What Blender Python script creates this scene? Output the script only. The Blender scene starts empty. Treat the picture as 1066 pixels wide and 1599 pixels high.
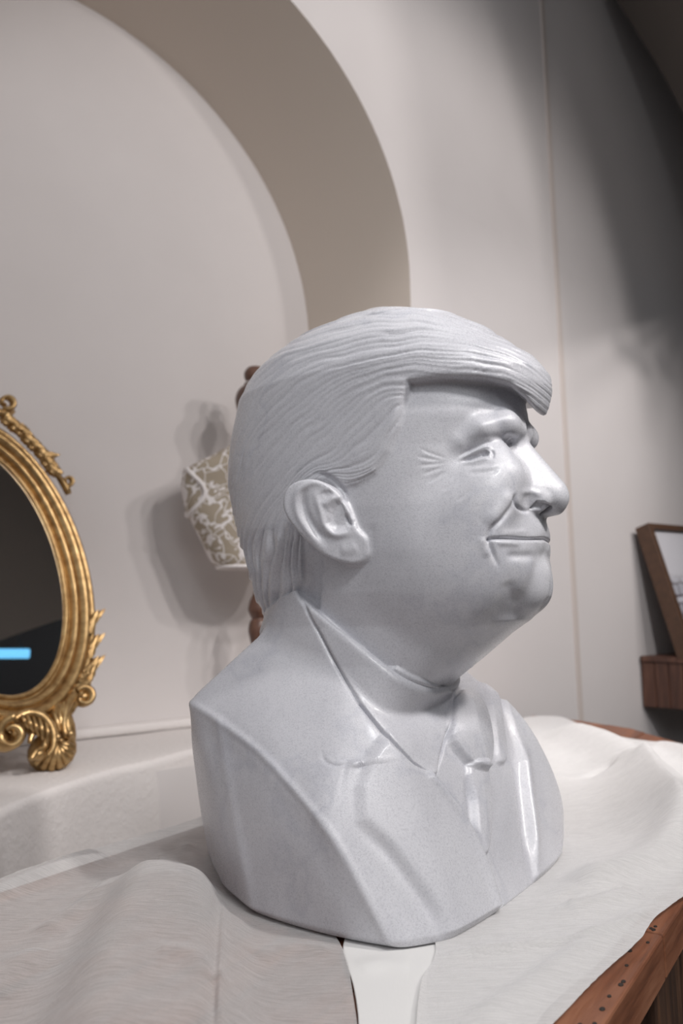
import bpy, bmesh, math, random, time
import numpy as np
from mathutils import Vector, Matrix, noise
VOXO = .0013
T0 = time.time()
PI = math.pi
SC = bpy.context.scene
COL = SC.collection
rng = np.random.default_rng(7)
random.seed(7)

# ------------------------------------------------------------------ camera, world, lights, exposure
PITCH = math.radians(7.0); ROLL = math.radians(1.1); FPX = 1244.0; CAMZ = 1.054
CFW = np.array([0, math.cos(PITCH), math.sin(PITCH)])
_u = np.array([0, -math.sin(PITCH), math.cos(PITCH)]); _r = np.array([1., 0, 0])
CRI = math.cos(ROLL)*_r - math.sin(ROLL)*_u
CUP = math.sin(ROLL)*_r + math.cos(ROLL)*_u
CPOS = np.array([0, 0, CAMZ])
cam_d = bpy.data.cameras.new('camera'); cam = bpy.data.objects.new('camera', cam_d); COL.objects.link(cam)
cam.matrix_world = Matrix(((CRI[0], CUP[0], -CFW[0], 0), (CRI[1], CUP[1], -CFW[1], 0), (CRI[2], CUP[2], -CFW[2], CAMZ), (0, 0, 0, 1)))
cam_d.sensor_fit = 'VERTICAL'; cam_d.sensor_height = 36; cam_d.lens = 36*FPX/1599
cam_d.clip_start = .02; cam_d.clip_end = 30
cam_d.dof.use_dof = True; cam_d.dof.focus_distance = .66; cam_d.dof.aperture_fstop = 6.3
SC.camera = cam

w = bpy.data.worlds.new('world'); SC.world = w; w.use_nodes = True
w.node_tree.nodes['Background'].inputs[0].default_value = (.97, .97, 1, 1)
w.node_tree.nodes['Background'].inputs[1].default_value = .45
SC.view_settings.view_transform = 'Standard'; SC.view_settings.look = 'None'
SC.view_settings.gamma = 1; SC.view_settings.use_curve_mapping = False
SC.view_settings.exposure = 0.0

def lamp(name, kind, loc, target, power, color=(1, 1, 1), size=.3, **kw):
    d = bpy.data.lights.new(name, kind); o = bpy.data.objects.new(name, d); COL.objects.link(o)
    o.location = loc; o.rotation_euler = (Vector(target)-Vector(loc)).to_track_quat('-Z', 'Y').to_euler()
    d.energy = power; d.color = color
    if kind == 'AREA': d.size = size
    else: d.shadow_soft_size = size
    for k, v in kw.items(): setattr(d, k, v)
    return o
LIGHTS = True
# ceiling spots (unseen, inferred from light from above and the right; wall washers are added)
lamp('unseen_spot', 'SPOT', (1.35, .05, 2.55), (.24, .74, .93), 66, (1, .96, .93), .07, spot_size=math.radians(50), spot_blend=.5)
lamp('unseen_spot', 'SPOT', (.75, -.35, 2.6), (.12, .72, 1.0), 30, (1, .95, .92), .08, spot_size=math.radians(36), spot_blend=.5)
for q in ((1.75, .30, 2.55), (1.45, -.05, 2.65), (1.95, .75, 2.45), (1.30, .35, 2.75)):
    lamp('unseen_spot', 'SPOT', q, (-.15, 1.95, 1.40), 35, (1, .95, .93), .065, spot_size=math.radians(66), spot_blend=.6)  # wall washers, added to brighten the niche wall without reaching the bust
lamp('unseen_spot', 'SPOT', (.55, .10, 2.7), (.70, 2.2, .80), 84, (1, .97, .97), .06, spot_size=math.radians(50), spot_blend=.7)
lamp('unseen_spot', 'SPOT', (.35, -.25, 2.35), (.12, .75, 1.05), 26, (.97, .98, 1), .07, spot_size=math.radians(50), spot_blend=.7)
lamp('ceiling_panel_light', 'AREA', (.9, -1.2, 2.6), (.05, .8, 1.0), 11, (.96, .97, 1), 1.2)

# ------------------------------------------------------------------ picture <-> place (measured once from the photograph)
def ray(px, py): return CFW + CRI*(px-533)/FPX + CUP*(799.5-py)/FPX
def proj(P):
    d = P-CPOS; z = d@CFW
    return 533+FPX*(d@CRI)/z, 799.5-FPX*(d@CUP)/z
def atz(px, py, z):
    r = ray(px, py); return CPOS+r*((z-CAMZ)/r[2])
def aty(px, py, y):
    r = ray(px, py); return CPOS+r*y/r[1]
def atplane(px, py, n, c):
    r = ray(px, py); n = np.array(n); return CPOS+r*((c-CPOS@n)/(r@n))
TZ = .80                                            # table top

# ------------------------------------------------------------------ helpers
def mat(name, color=(.8, .8, .8), rough=.5, metal=0., **kw):
    m = bpy.data.materials.new(name); m.use_nodes = True
    b = m.node_tree.nodes['Principled BSDF']
    b.inputs['Base Color'].default_value = (*color, 1); b.inputs['Roughness'].default_value = rough
    b.inputs['Metallic'].default_value = metal
    for k, v in kw.items(): b.inputs[k].default_value = v
    return m
def nodes(m): return m.node_tree.nodes, m.node_tree.links, m.node_tree.nodes['Principled BSDF']
def nz(m, scale, detail=4, rough=.55, coord='Object', stretch=None):
    n, l, b = nodes(m)
    tc = n.new('ShaderNodeTexCoord'); t = n.new('ShaderNodeTexNoise')
    t.inputs['Scale'].default_value = scale; t.inputs['Detail'].default_value = detail; t.inputs['Roughness'].default_value = rough
    if stretch:
        mp = n.new('ShaderNodeMapping'); mp.inputs['Scale'].default_value = stretch
        l.new(tc.outputs[coord], mp.inputs[0]); l.new(mp.outputs[0], t.inputs[0])
    else: l.new(tc.outputs[coord], t.inputs[0])
    return t
def ramp(m, src, stops):
    n, l, b = nodes(m); r = n.new('ShaderNodeValToRGB'); e = r.color_ramp.elements
    while len(e) < len(stops): e.new(.5)
    for i, (p, c) in enumerate(stops):
        e[i].position = p; e[i].color = (*c, 1) if len(c) == 3 else c
    l.new(src, r.inputs[0]); return r
def bump(m, src, strength, dist, prev=None):
    n, l, b = nodes(m); bp = n.new('ShaderNodeBump'); bp.inputs['Strength'].default_value = strength; bp.inputs['Distance'].default_value = dist
    l.new(src, bp.inputs['Height'])
    if prev: l.new(prev.outputs[0], bp.inputs['Normal'])
    l.new(bp.outputs[0], b.inputs['Normal']); return bp
def mesh_obj(name, verts, faces, m, parent=None, smooth=True, loc=None):
    me = bpy.data.meshes.new(name)
    if isinstance(verts, np.ndarray) and isinstance(faces, np.ndarray):
        me.vertices.add(len(verts)); me.vertices.foreach_set('co', verts.astype(np.float32).ravel())
        k = faces.shape[1]; me.loops.add(faces.size); me.loops.foreach_set('vertex_index', faces.astype(np.int32).ravel())
        me.polygons.add(len(faces)); me.polygons.foreach_set('loop_start', np.arange(0, faces.size, k, dtype=np.int32))
        me.polygons.foreach_set('loop_total', np.full(len(faces), k, dtype=np.int32))
        me.update(calc_edges=True); me.validate()
    else:
        me.from_pydata([tuple(v) for v in verts], [], [tuple(f) for f in faces]); me.update()
    if smooth: me.polygons.foreach_set('use_smooth', np.ones(len(me.polygons), dtype=bool))
    o = bpy.data.objects.new(name, me); COL.objects.link(o)
    if m: me.materials.append(m)
    if parent: o.parent = parent
    if loc is not None: o.location = loc
    return o
def bm_obj(name, bm, m, parent=None, smooth=False):
    bmesh.ops.recalc_face_normals(bm, faces=bm.faces)
    me = bpy.data.meshes.new(name); bm.to_mesh(me); bm.free()
    if smooth: me.polygons.foreach_set('use_smooth', np.ones(len(me.polygons), dtype=bool))
    o = bpy.data.objects.new(name, me); COL.objects.link(o); me.materials.append(m)
    if parent: o.parent = parent
    return o
def empty(name, loc, rz=0, label=None, cat=None, group=None, rot=None):
    o = bpy.data.objects.new(name, None); COL.objects.link(o); o.location = loc
    o.rotation_euler = rot if rot else (0, 0, rz); o.empty_display_size = .05
    tag(o, label, cat, group); return o
def tag(o, label=None, cat=None, group=None, kind=None):
    if label: o['label'] = label
    if cat: o['category'] = cat
    if group: o['group'] = group
    if kind: o['kind'] = kind
    return o
def smoothstep(x): x = np.clip(x, 0, 1); return x*x*(3-2*x)
def smin(a, b, k):
    h = np.clip(.5+.5*(b-a)/k, 0, 1); return b*(1-h)+a*h-k*h*(1-h)
def smax(a, b, k): return -smin(-a, -b, k)
def seg_dist(P, A, B):                              # distance and parameter, P (n,d)
    ab = B-A; t = np.clip(((P-A)@ab)/(ab@ab+1e-18), 0, 1); return np.linalg.norm(P-A-t[:, None]*ab, axis=1), t
def poly_sd(P, poly):                               # signed distance to closed 2-D polygon (neg inside)
    poly = np.asarray(poly, float); n = len(poly); d = np.full(len(P), 1e9); ins = np.zeros(len(P), bool)
    for i in range(n):
        a, b = poly[i], poly[(i+1) % n]; d = np.minimum(d, seg_dist(P, a, b)[0])
        c = (a[1] > P[:, 1]) != (b[1] > P[:, 1])
        with np.errstate(divide='ignore', invalid='ignore'):
            xi = (b[0]-a[0])*(P[:, 1]-a[1])/(b[1]-a[1]+1e-18)+a[0]
        ins ^= c & (P[:, 0] < xi)
    return np.where(ins, -d, d)
def spl(pts, n=8, closed=False):                    # Catmull-Rom through points
    p = np.asarray(pts, float); m = len(p); out = []
    rng_ = range(m if closed else m-1)
    for i in rng_:
        p0, p1, p2, p3 = (p[(i-1) % m], p[i], p[(i+1) % m], p[(i+2) % m]) if closed else (p[max(i-1, 0)], p[i], p[i+1], p[min(i+2, m-1)])
        for t in np.arange(n)/n:
            out.append(.5*((2*p1)+(-p0+p2)*t+(2*p0-5*p1+4*p2-p3)*t*t+(-p0+3*p1-3*p2+p3)*t**3))
    if not closed: out.append(p[-1])
    return np.array(out)
# ================================================================== MARBLE BUST (carved as one field, meshed once, then split into parts)
BO = np.array([.07, .769, TZ+.004]); BYAW = math.radians(28)
FD = np.array([math.cos(BYAW), -math.sin(BYAW), 0]); VD = np.array([-math.sin(BYAW), -math.cos(BYAW), 0])
def onv(px, py, v):                                 # point of the bust frame (u forward, v towards the viewer's side, z up)
    r = ray(px, py); t = ((BO-CPOS)@VD+v)/(r@VD); q = CPOS+r*t-BO; return np.array([q@FD, v, q[2]])
def b2w(p): p = np.asarray(p); return BO+p[..., 0:1]*FD+p[..., 1:2]*VD+p[..., 2:3]*np.array([0, 0, 1.])
UC = -.020
def half_profile(front_pts, back_pts, wz, n_exp, zs):
    """silhouette points in the photo -> front / back semi axes of the horizontal slices"""
    W = lambda z: np.interp(z, wz[0], wz[1])
    def solve(px, py, back):
        lo, hi = .002, .30; z = .35
        th = np.linspace(0, PI, 61)
        for _ in range(24):
            a = .5*(lo+hi)
            for __ in range(2):
                w_ = W(z); e = 2/n_exp
                v = np.cos(th); vv = np.sign(v)*np.abs(v)**e*w_; uu = np.abs(np.sin(th))**e*a*(-1 if back else 1)
                P = b2w(np.stack([UC+uu, vv, np.full_like(uu, z)], -1)); x, y = proj(P)
                i = np.argmin(x) if back else np.argmax(x)
                r = ray(px, py); dep = (P[i]-CPOS)@CFW; z = (CPOS+r*dep)[2]-BO[2]
            ok = x[i] > px if back else x[i] < px
            if ok: lo = a
            else: hi = a
        return z, a
    F = np.array(sorted(solve(x, y, False) for x, y in front_pts)); B = np.array(sorted(solve(x, y, True) for x, y in back_pts))
    return np.interp(zs, F[:, 0], F[:, 1]), np.interp(zs, B[:, 0], B[:, 1])
ZS = np.linspace(.05, .56, 256)
HEADW = (np.array([.05, .14, .20, .235, .265, .30, .34, .38, .42, .46, .49, .51, .525, .535]), np.array([.078, .074, .072, .075, .082, .087, .0885, .088, .086, .080, .068, .053, .035, .005]))
HEADF = [(660, 1140), (690, 1085), (716, 1058), (757, 1025), (800, 988), (828, 968), (838, 945), (842, 920), (841, 895), (838, 870), (838, 840), (834, 815), (826, 790), (815, 760), (812, 735), (812, 710), (818, 690), (824, 670), (824, 650), (820, 630), (813, 605), (795, 575), (760, 550), (720, 535), (660, 522)]
HEADB = [(440, 1100), (432, 1000), (440, 950), (445, 900), (430, 860), (400, 820), (378, 780), (372, 740), (372, 700), (380, 650), (400, 610), (430, 575), (470, 552), (530, 535), (600, 522)]
HAIRW = (np.array([.05, .20, .245, .27, .30, .33, .36, .40, .44, .47, .50, .52, .535, .545, .550]), np.array([.04, .05, .072, .084, .089, .0912, .0912, .0906, .0900, .0890, .080, .066, .048, .028, .004]))
HAIRF = [(840, 700), (852, 650), (858, 630), (862, 612), (860, 590), (840, 567), (800, 545), (760, 529), (700, 513), (650, 508), (600, 505)]
HAIRB = [(418, 968), (402, 935), (392, 900), (384, 870), (372, 835), (363, 800), (356, 760), (355, 735), (360, 690), (372, 630), (387, 600), (400, 580), (440, 549), (490, 528), (540, 517), (570, 508)]
hf, hb = half_profile(HEADF, HEADB, HEADW, 2.15, ZS)
gf, gb = half_profile(HAIRF, HAIRB, HAIRW, 2.25, ZS)
def top(tab, pts):
    z0 = pts[0][0]; m = ZS > z0; v0 = np.interp(z0, ZS, tab)
    tab[m] = np.interp(ZS[m], [z0]+[p[0] for p in pts[1:]], [v0]+[p[1]*v0 for p in pts[1:]])
top(hf, [(.485, 1), (.50, .84), (.51, .66), (.52, .42), (.53, .02)]); top(hb, [(.485, 1), (.50, .84), (.51, .66), (.52, .42), (.53, .02)])
top(gf, [(.495, 1), (.51, .86), (.52, .72), (.53, .55), (.54, .30), (.548, .02)]); top(gb, [(.485, 1), (.495, .95), (.51, .83), (.52, .72), (.53, .56), (.54, .34), (.548, .02)])
def lut(tab, z): return np.interp(z, ZS, tab)
def slices(P, tf, tb, wz, n, xf=0.0):
    z = P[:, 2]; du = P[:, 0]-UC
    a = np.where(du > 0, lut(tf, z), lut(tb, z))+xf; w_ = np.interp(z, wz[0], wz[1])+xf
    a = np.maximum(a, .002); w_ = np.maximum(w_, .002)
    A = np.abs(du)/a; V = np.abs(P[:, 1])/w_
    rho = (A**n+V**n)**(1/n)+1e-6
    g = rho**(1-n)*np.sqrt((A**(n-1)/a)**2+(V**(n-1)/w_)**2)+1e-6
    # slope of the profile in z
    e = .003; a2 = np.where(du > 0, lut(tf, z+e), lut(tb, z+e))+xf; w2 = np.interp(z+e, wz[0], wz[1])+xf
    a2 = np.maximum(a2, .002); w2 = np.maximum(w2, .002)
    rho2 = ((np.abs(du)/a2)**n+(np.abs(P[:, 1])/w2)**n)**(1/n)
    gz = (rho2-rho)/e
    return (rho-1)/np.sqrt(g*g+gz*gz)
def ell(P, c, r):
    q = (P-c)/r; k0 = np.linalg.norm(q, axis=1); k1 = np.linalg.norm(q/r, axis=1)+1e-9; return k0*(k0-1)/k1
def cap(P, a, b, ra, rb):
    d, t = seg_dist(P, np.asarray(a), np.asarray(b)); return d-(ra+(rb-ra)*t)
def band(P, lo, hi):                                # index of points inside a box
    return np.where(np.all((P > np.asarray(lo)) & (P < np.asarray(hi)), axis=1))[0]
def blend(d, P, c, reach, fn, k, sub=False):
    i = np.where(np.abs(P-c).max(axis=1) < reach)[0]
    if len(i):
        e = fn(P[i]); d[i] = smax(d[i], -e, k) if sub else smin(d[i], e, k)
def vpts(seq): return [onv(*s) for s in seq]
HAIRPOLY = np.array([onv(*p)[[0, 2]] for p in [(640, 598, .082), (700, 590, .075), (755, 592, .062), (795, 603, .045), (818, 622, .03), (834, 642, .012), (850, 648, 0), (930, 650, 0), (940, 420, 0), (500, 380, 0), (250, 420, 0), (200, 700, 0), (220, 1000, 0),
    (400, 985, .05), (432, 966, .07), (455, 945, .075), (468, 905, .082), (469, 860, .088), (462, 800, .092), (478, 758, .092), (505, 746, .092), (533, 762, .092), (556, 757, .091), (585, 738, .09), (607, 705, .088), (622, 665, .087), (630, 625, .085)]])
EAR_OUT = [(483, 753), (468, 763), (460, 781), (461, 803), (473, 826), (491, 849), (510, 867), (530, 877), (551, 881), (566, 874), (573, 861), (569, 842), (556, 826), (549, 808), (541, 788), (532, 772), (519, 759), (501, 752)]
EARV = .0945
EARPOLY = spl([onv(x, y, EARV)[[0, 2]] for x, y in EAR_OUT], 4, True)
EC = EARPOLY.mean(0)
def ear_plane(P):                                   # v of the ear's outer face
    return EARV+.006-(P[:, 0]-EC[0])*.34-(P[:, 2]-EC[1])*(-.06)
def ear_sdf(P):
    q = P[:, [0, 2]]; s = poly_sd(q, EARPOLY); t = np.abs(P[:, 1]-(ear_plane(P)-.0055))-.0035
    x = np.maximum(s+.003, 0); y = np.maximum(t, 0)
    return np.minimum(np.maximum(s+.003, t), 0)+np.hypot(x, y)-.003
_ca, _cb = onv(478, 945, .086), onv(703, 1079, 0)
def COLZ(u): return _ca[2]+(u-_ca[0])*(_cb[2]-_ca[2])/(_cb[0]-_ca[0])
print('collar', _ca, _cb)
def head_field(Pin):
    P = Pin.copy(); P[:, 1] = np.abs(P[:, 1])       # symmetric
    face = slices(P, hf, hb, HEADW, 2.15)
    B = lambda px, py, v: onv(px, py, v)
    def add(c, r, k, reach=None):
        c = B(*c); r = np.array(r); blend(face, P, c, r.max()*1.6+.02, lambda Q: ell(Q, c, r), k)
    def sub(c, r, k):
        c = B(*c); r = np.array(r); blend(face, P, c, r.max()*1.6+.015, lambda Q: ell(Q, c, r), k, True)
    def addc(a, b, ra, rb, k, sub_=False):
        a, b = B(*a), B(*b); c = (a+b)/2; blend(face, P, c, np.linalg.norm(a-b)/2+max(ra, rb)+.02, lambda Q: cap(Q, a, b, ra, rb), k, sub_)
    # eye socket first, then everything that stands proud of it
    sub((800, 697, .026), (.010, .012, .009), .012)
    sub((772, 698, .046), (.013, .008, .005), .014)
    addc((808, 672, .012), (790, 664, .034), .0066, .0068, .014)      # brow ridge
    addc((790, 664, .034), (752, 674, .052), .0064, .0045, .018); addc((752, 674, .052), (722, 692, .060), .0045, .0015, .016)
    add((756, 709, .0400), (.0185, .0160, .0120), .006)              # eye with its lids
    add((782, 745, .036), (.022, .022, .020), .020)                  # cheek under the eye
    add((752, 790, .048), (.030, .026, .032), .024)
    add((690, 880, .056), (.058, .027, .055), .024)                   # heavy lower cheek
    add((790, 880, .032), (.022, .020, .028), .018)
    add((797, 836, .008), (.029, .034, .030), .016)                   # muzzle
    # nose
    addc((812, 697, 0), (862, 768, 0), .0080, .0130, .008)
    addc((800, 712, .006), (832, 772, .010), .011, .0155, .012)
    add((865, 780, 0), (.0125, .0140, .0110), .006)
    add((832, 783, .0165), (.0150, .0085, .0100), .0045)
    addc((842, 798, 0), (866, 792, 0), .0065, .0070, .006)
    # lips, chin
    addc((836, 829, 0), (828, 831, .014), .0068, .0065, .005); addc((828, 831, .014), (786, 839, .028), .0065, .0030, .006)
    addc((836, 852, 0), (828, 853, .013), .0072, .0068, .005); addc((828, 853, .013), (788, 848, .026), .0068, .0030, .006)
    addc((834, 893, 0), (826, 894, .012), .0130, .0120, .010)
    add((824, 922, .006), (.0175, .020, .018), .014)
    addc((484, 850, .094), (482, 950, .074), .011, .010, .006, True)   # hollow between neck and hair
    # nostril
    a = B(846, 792, .0095); blend(face, P, a, .02, lambda Q: ell(Q, a, np.array([.0085, .0042, .0052])), .003, True)
    pid = np.zeros(len(P), np.int8)
    hair = slices(P, gf, gb, HAIRW, 2.25)
    cut = poly_sd(P[:, [0, 2]], HAIRPOLY)
    hair = smax(smax(hair, cut, .008), P[:, 2]-.551, .002); face = smax(face, P[:, 2]-.532, .002)
    pid[hair < face] = 1
    d = smin(face, hair, .0035)
    col = slices(P, hf, hb, HEADW, 2.15, .0065)+np.clip((P[:, 2]-COLZ(P[:, 0]))*.12, -.010, 0)
    col = smax(col, (P[:, 2]-COLZ(P[:, 0]))*.8, .003); pid[col < d] = 4; d = smin(d, col, .002)
    c = np.array([EC[0], EARV+.004, EC[1]]); i = np.where(np.abs(P-c).max(axis=1) < .075)[0]
    if len(i):
        e = ear_sdf(P[i]); pid[i[e < d[i]]] = 2; d[i] = smin(d[i], e, .004)
    return d, pid

# --- torso: hull of measured corners
V0 = -.040
def G(px, py): q = atz(px, py, BO[2])-BO; return np.array([q@FD, q@VD, 0.])
near = [G(*p) for p in [(325, 1330), (350, 1385), (400, 1427), (470, 1450), (540, 1467), (625, 1481)]]
near += [onv(297, 1096, .098), onv(345, 1126, .113), onv(405, 1172, .127), onv(500, 1278, .152), onv(562, 1385, .150), onv(303, 1190, .070)]
near += [onv(430, 975, .055), onv(478, 955, .054), onv(535, 1050, .082), onv(612, 1162, .094)]
front = [G(*p) for p in [(700, 1469), (780, 1421), (830, 1382), (868, 1352)]]
front += [np.array([-.25, V0, 0]), onv(728, 1118, -.02), onv(660, 1210, .060), onv(780, 1240, V0)]+[onv(*q) for q in [(785, 1092, -.14), (828, 1142, -.165), (858, 1202, -.185), (876, 1262, -.195), (879, 1310, -.20)]]
hull_pts = near+[np.array([p[0], 2*V0-p[1], p[2]]) for p in near]+front
HP_OUT = []
def hull_planes(pts, tol=.004):
    bm = bmesh.new()
    for p in pts: bm.verts.new(tuple(p))
    r = bmesh.ops.convex_hull(bm, input=bm.verts); c = np.mean(pts, axis=0); out = []
    for f in bm.faces:
        n = np.array(f.normal); a = f.calc_area()
        if a < 1e-6: continue
        d = n@np.array(f.verts[0].co)
        if n@c-d > 0: n, d = -n, -d
        out.append((n, d, a))
    bm.free(); out.sort(key=lambda t: -t[2]); keep = []
    for n, d, a in out:
        if all(n@m < .9985 for m, _ in keep): keep.append((n, d))
    return keep
PL = hull_planes(hull_pts)
def torso_field(P):
    k = .0020; m = np.full(len(P), -1e9); vals = []
    for n, d in PL:
        if n[2] < -.9: continue
        vals.append(P@n-d)
    V = np.array(vals); m = V.max(0); s = m+k*np.log(np.exp((V-m)/k).sum(0))-k*.6
    return smax(s, -P[:, 2], .002)
def field(P):
    d = np.full(len(P), .05); pid = np.full(len(P), 3, np.int8)
    i = np.where(P[:, 2] < .30)[0]
    if len(i): d[i] = torso_field(P[i])
    j = np.where(P[:, 2] > .06)[0]
    if len(j):
        h, hp = head_field(P[j]); s = h < d[j]; pid[j[s]] = hp[s]; d[j] = smin(d[j], h, .006)
    return d, pid
def surface_nets(lo, hi, h, coarse=5):
    H = h*coarse; n = np.ceil((np.array(hi)-lo)/H).astype(int)
    ax = [lo[i]+H*np.arange(n[i]+1) for i in range(3)]
    g = np.stack(np.meshgrid(*ax, indexing='ij'), -1).reshape(-1, 3)
    D = field(g)[0].reshape(n+1)
    near_ = np.abs(D) < H*1.15
    # a coarse cell is active when any corner is near and the block may change sign
    act = np.zeros(n, bool)
    for dx in (0, 1):
        for dy in (0, 1):
            for dz in (0, 1): act |= near_[dx:dx+n[0], dy:dy+n[1], dz:dz+n[2]]
    N = n*coarse+1
    S = np.repeat(np.repeat(np.repeat(D[:-1, :-1, :-1], coarse, 0), coarse, 1), coarse, 2).astype(np.float32)
    S = np.pad(S, ((0, 1),)*3, constant_values=.05)
    fine = np.zeros(N, bool); cells = np.argwhere(act)
    A = np.repeat(np.repeat(np.repeat(act, coarse, 0), coarse, 1), coarse, 2)
    for dx in (0, 1):
        for dy in (0, 1):
            for dz in (0, 1): fine[dx:dx+A.shape[0], dy:dy+A.shape[1], dz:dz+A.shape[2]] |= A
    idx = np.argwhere(fine)
    for s in range(0, len(idx), 600000):
        q = idx[s:s+600000]; S[q[:, 0], q[:, 1], q[:, 2]] = field(lo+q*h)[0]
    inside = S < 0
    Cs = np.zeros(np.array(N)-1, np.uint8)
    for dx in (0, 1):
        for dy in (0, 1):
            for dz in (0, 1): Cs += inside[dx:N[0]-1+dx, dy:N[1]-1+dy, dz:N[2]-1+dz]
    cell = np.argwhere((Cs > 0) & (Cs < 8)); vid = np.full(np.array(N)-1, -1, np.int32); vid[cell[:, 0], cell[:, 1], cell[:, 2]] = np.arange(len(cell))
    acc = np.zeros((len(cell), 3)); cnt = np.zeros(len(cell))
    cor = [(a, b, c) for a in (0, 1) for b in (0, 1) for c in (0, 1)]
    for a in cor:
        for ax_ in range(3):
            if a[ax_]: continue
            b = list(a); b[ax_] = 1
            va = S[cell[:, 0]+a[0], cell[:, 1]+a[1], cell[:, 2]+a[2]]; vb = S[cell[:, 0]+b[0], cell[:, 1]+b[1], cell[:, 2]+b[2]]
            c = (va < 0) != (vb < 0); t = np.where(c, va/(va-vb+1e-12), 0)
            p = np.array(a, float)[None].repeat(len(cell), 0); p[:, ax_] = t
            acc[c] += p[c]; cnt[c] += 1
    V = lo+(cell+acc/cnt[:, None])*h
    quads = []
    for ax_ in range(3):
        o = [1, 1, 1]; e = [0, 0, 0]; e[ax_] = 1
        sl0 = tuple(slice(0 if i == ax_ else 1, N[i]-1) for i in range(3))
        sl1 = tuple(slice(1, N[i]) if i == ax_ else slice(1, N[i]-1) for i in range(3))
        a = inside[sl0]; b = inside[sl1]; k = np.argwhere(a != b); fl = a[k[:, 0], k[:, 1], k[:, 2]]
        base = k+np.array([0 if i == ax_ else 1 for i in range(3)])
        o1, o2 = [i for i in range(3) if i != ax_]
        d1 = np.zeros(3, int); d1[o1] = 1; d2 = np.zeros(3, int); d2[o2] = 1
        ids = [vid[tuple((base-x).T)] for x in (d1+d2, d2, 0*d1, d1)]
        q = np.stack(ids, 1)
        flip = fl if ax_ != 1 else ~fl
        q[~flip] = q[~flip][:, ::-1]; quads.append(q)
    return V, np.concatenate(quads)
VOX = globals().get('VOXO', .0013)
BV, BQ = surface_nets(np.array([-.275, -.262, -.006]), np.array([.175, .175, .565]), VOX)
print('bust verts', len(BV), 'quads', len(BQ), 'min idx', BQ.min(), 't', round(time.time()-T0, 1))
_, BPID = field(BV)
# edges once, for smoothing
def relax(V, Q, it, lam=.5, mu=-.52):
    n = len(V); E = np.concatenate([Q[:, [0, 1]], Q[:, [1, 2]], Q[:, [2, 3]], Q[:, [3, 0]]])
    cnt = np.bincount(E[:, 0], minlength=n)+np.bincount(E[:, 1], minlength=n)
    for _ in range(it):
        for f in (lam, mu):
            A = np.stack([np.bincount(E[:, 0], V[E[:, 1], k], n)+np.bincount(E[:, 1], V[E[:, 0], k], n) for k in range(3)], 1)/cnt[:, None]
            V = V+f*(A-V)
    return V
def vnormals(V, Q):
    n = np.cross(V[Q[:, 2]]-V[Q[:, 0]], V[Q[:, 3]]-V[Q[:, 1]]); N = np.zeros_like(V)
    for k in range(3):
        for c in range(4): N[:, k] += np.bincount(Q[:, c], n[:, k], len(V))
    return N/(np.linalg.norm(N, axis=1)[:, None]+1e-12)
BV = relax(BV, BQ, 3); BN = vnormals(BV, BQ)
if (BN[np.argmax(BV[:, 2])][2]) < 0: BQ = BQ[:, ::-1]; BN = -BN

print('t mesh', round(time.time()-T0, 1))
# ---- finer mesh where the carving is finest (face, ear, neckwear, near side); hanging points stay on their edges
_px, _py = proj(b2w(BV)); _c = np.stack([_px[BQ].mean(1), _py[BQ].mean(1)], 1); _n = BN[BQ].mean(1)
_f = (BV[BQ][:, :, 1].mean(1) > -.03) & (((_c[:, 0] > 640) & (_c[:, 1] > 600) & (_c[:, 1] < 960)) | ((_c[:, 0] > 445) & (_c[:, 0] < 600) & (_c[:, 1] > 730) & (_c[:, 1] < 900)) | ((_c[:, 0] > 560) & (_c[:, 1] > 1060) & (_c[:, 1] < 1240)) | ((_c[:, 0] > 660) & (_c[:, 1] > 1200)))
FQ = BQ[_f]; KQ = BQ[~_f]; nv0 = len(BV)
E4 = np.concatenate([np.sort(FQ[:, [i, (i+1) % 4]], 1) for i in range(4)]); key = E4[:, 0].astype(np.int64)*nv0+E4[:, 1]
uk, inv_ = np.unique(key, return_inverse=True); ea, eb = uk//nv0, uk % nv0
mid = nv0+inv_.reshape(4, -1).T; cen = nv0+len(uk)+np.arange(len(FQ))
K4 = np.concatenate([np.sort(KQ[:, [i, (i+1) % 4]], 1) for i in range(4)]); hang = np.isin(uk, K4[:, 0].astype(np.int64)*nv0+K4[:, 1])
pid_c = BPID[FQ[:, 0]]
BV = np.concatenate([BV, (BV[ea]+BV[eb])/2, BV[FQ].mean(1)]); BPID = np.concatenate([BPID, BPID[ea], pid_c])
BQ = np.concatenate([KQ]+[np.stack([FQ[:, i], mid[:, i], cen, mid[:, (i+3) % 4]], 1) for i in range(4)])
HANG = (np.where(hang)[0]+nv0, ea[hang], eb[hang])
_v = relax(BV, BQ, 2); _m = np.zeros(len(BV), bool); _m[np.unique(FQ)] = 1; _m[nv0:] = 1; BV[_m] = _v[_m]; BV[HANG[0]] = (BV[HANG[1]]+BV[HANG[2]])/2
BN = vnormals(BV, BQ); print('refined', len(BQ))

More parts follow.
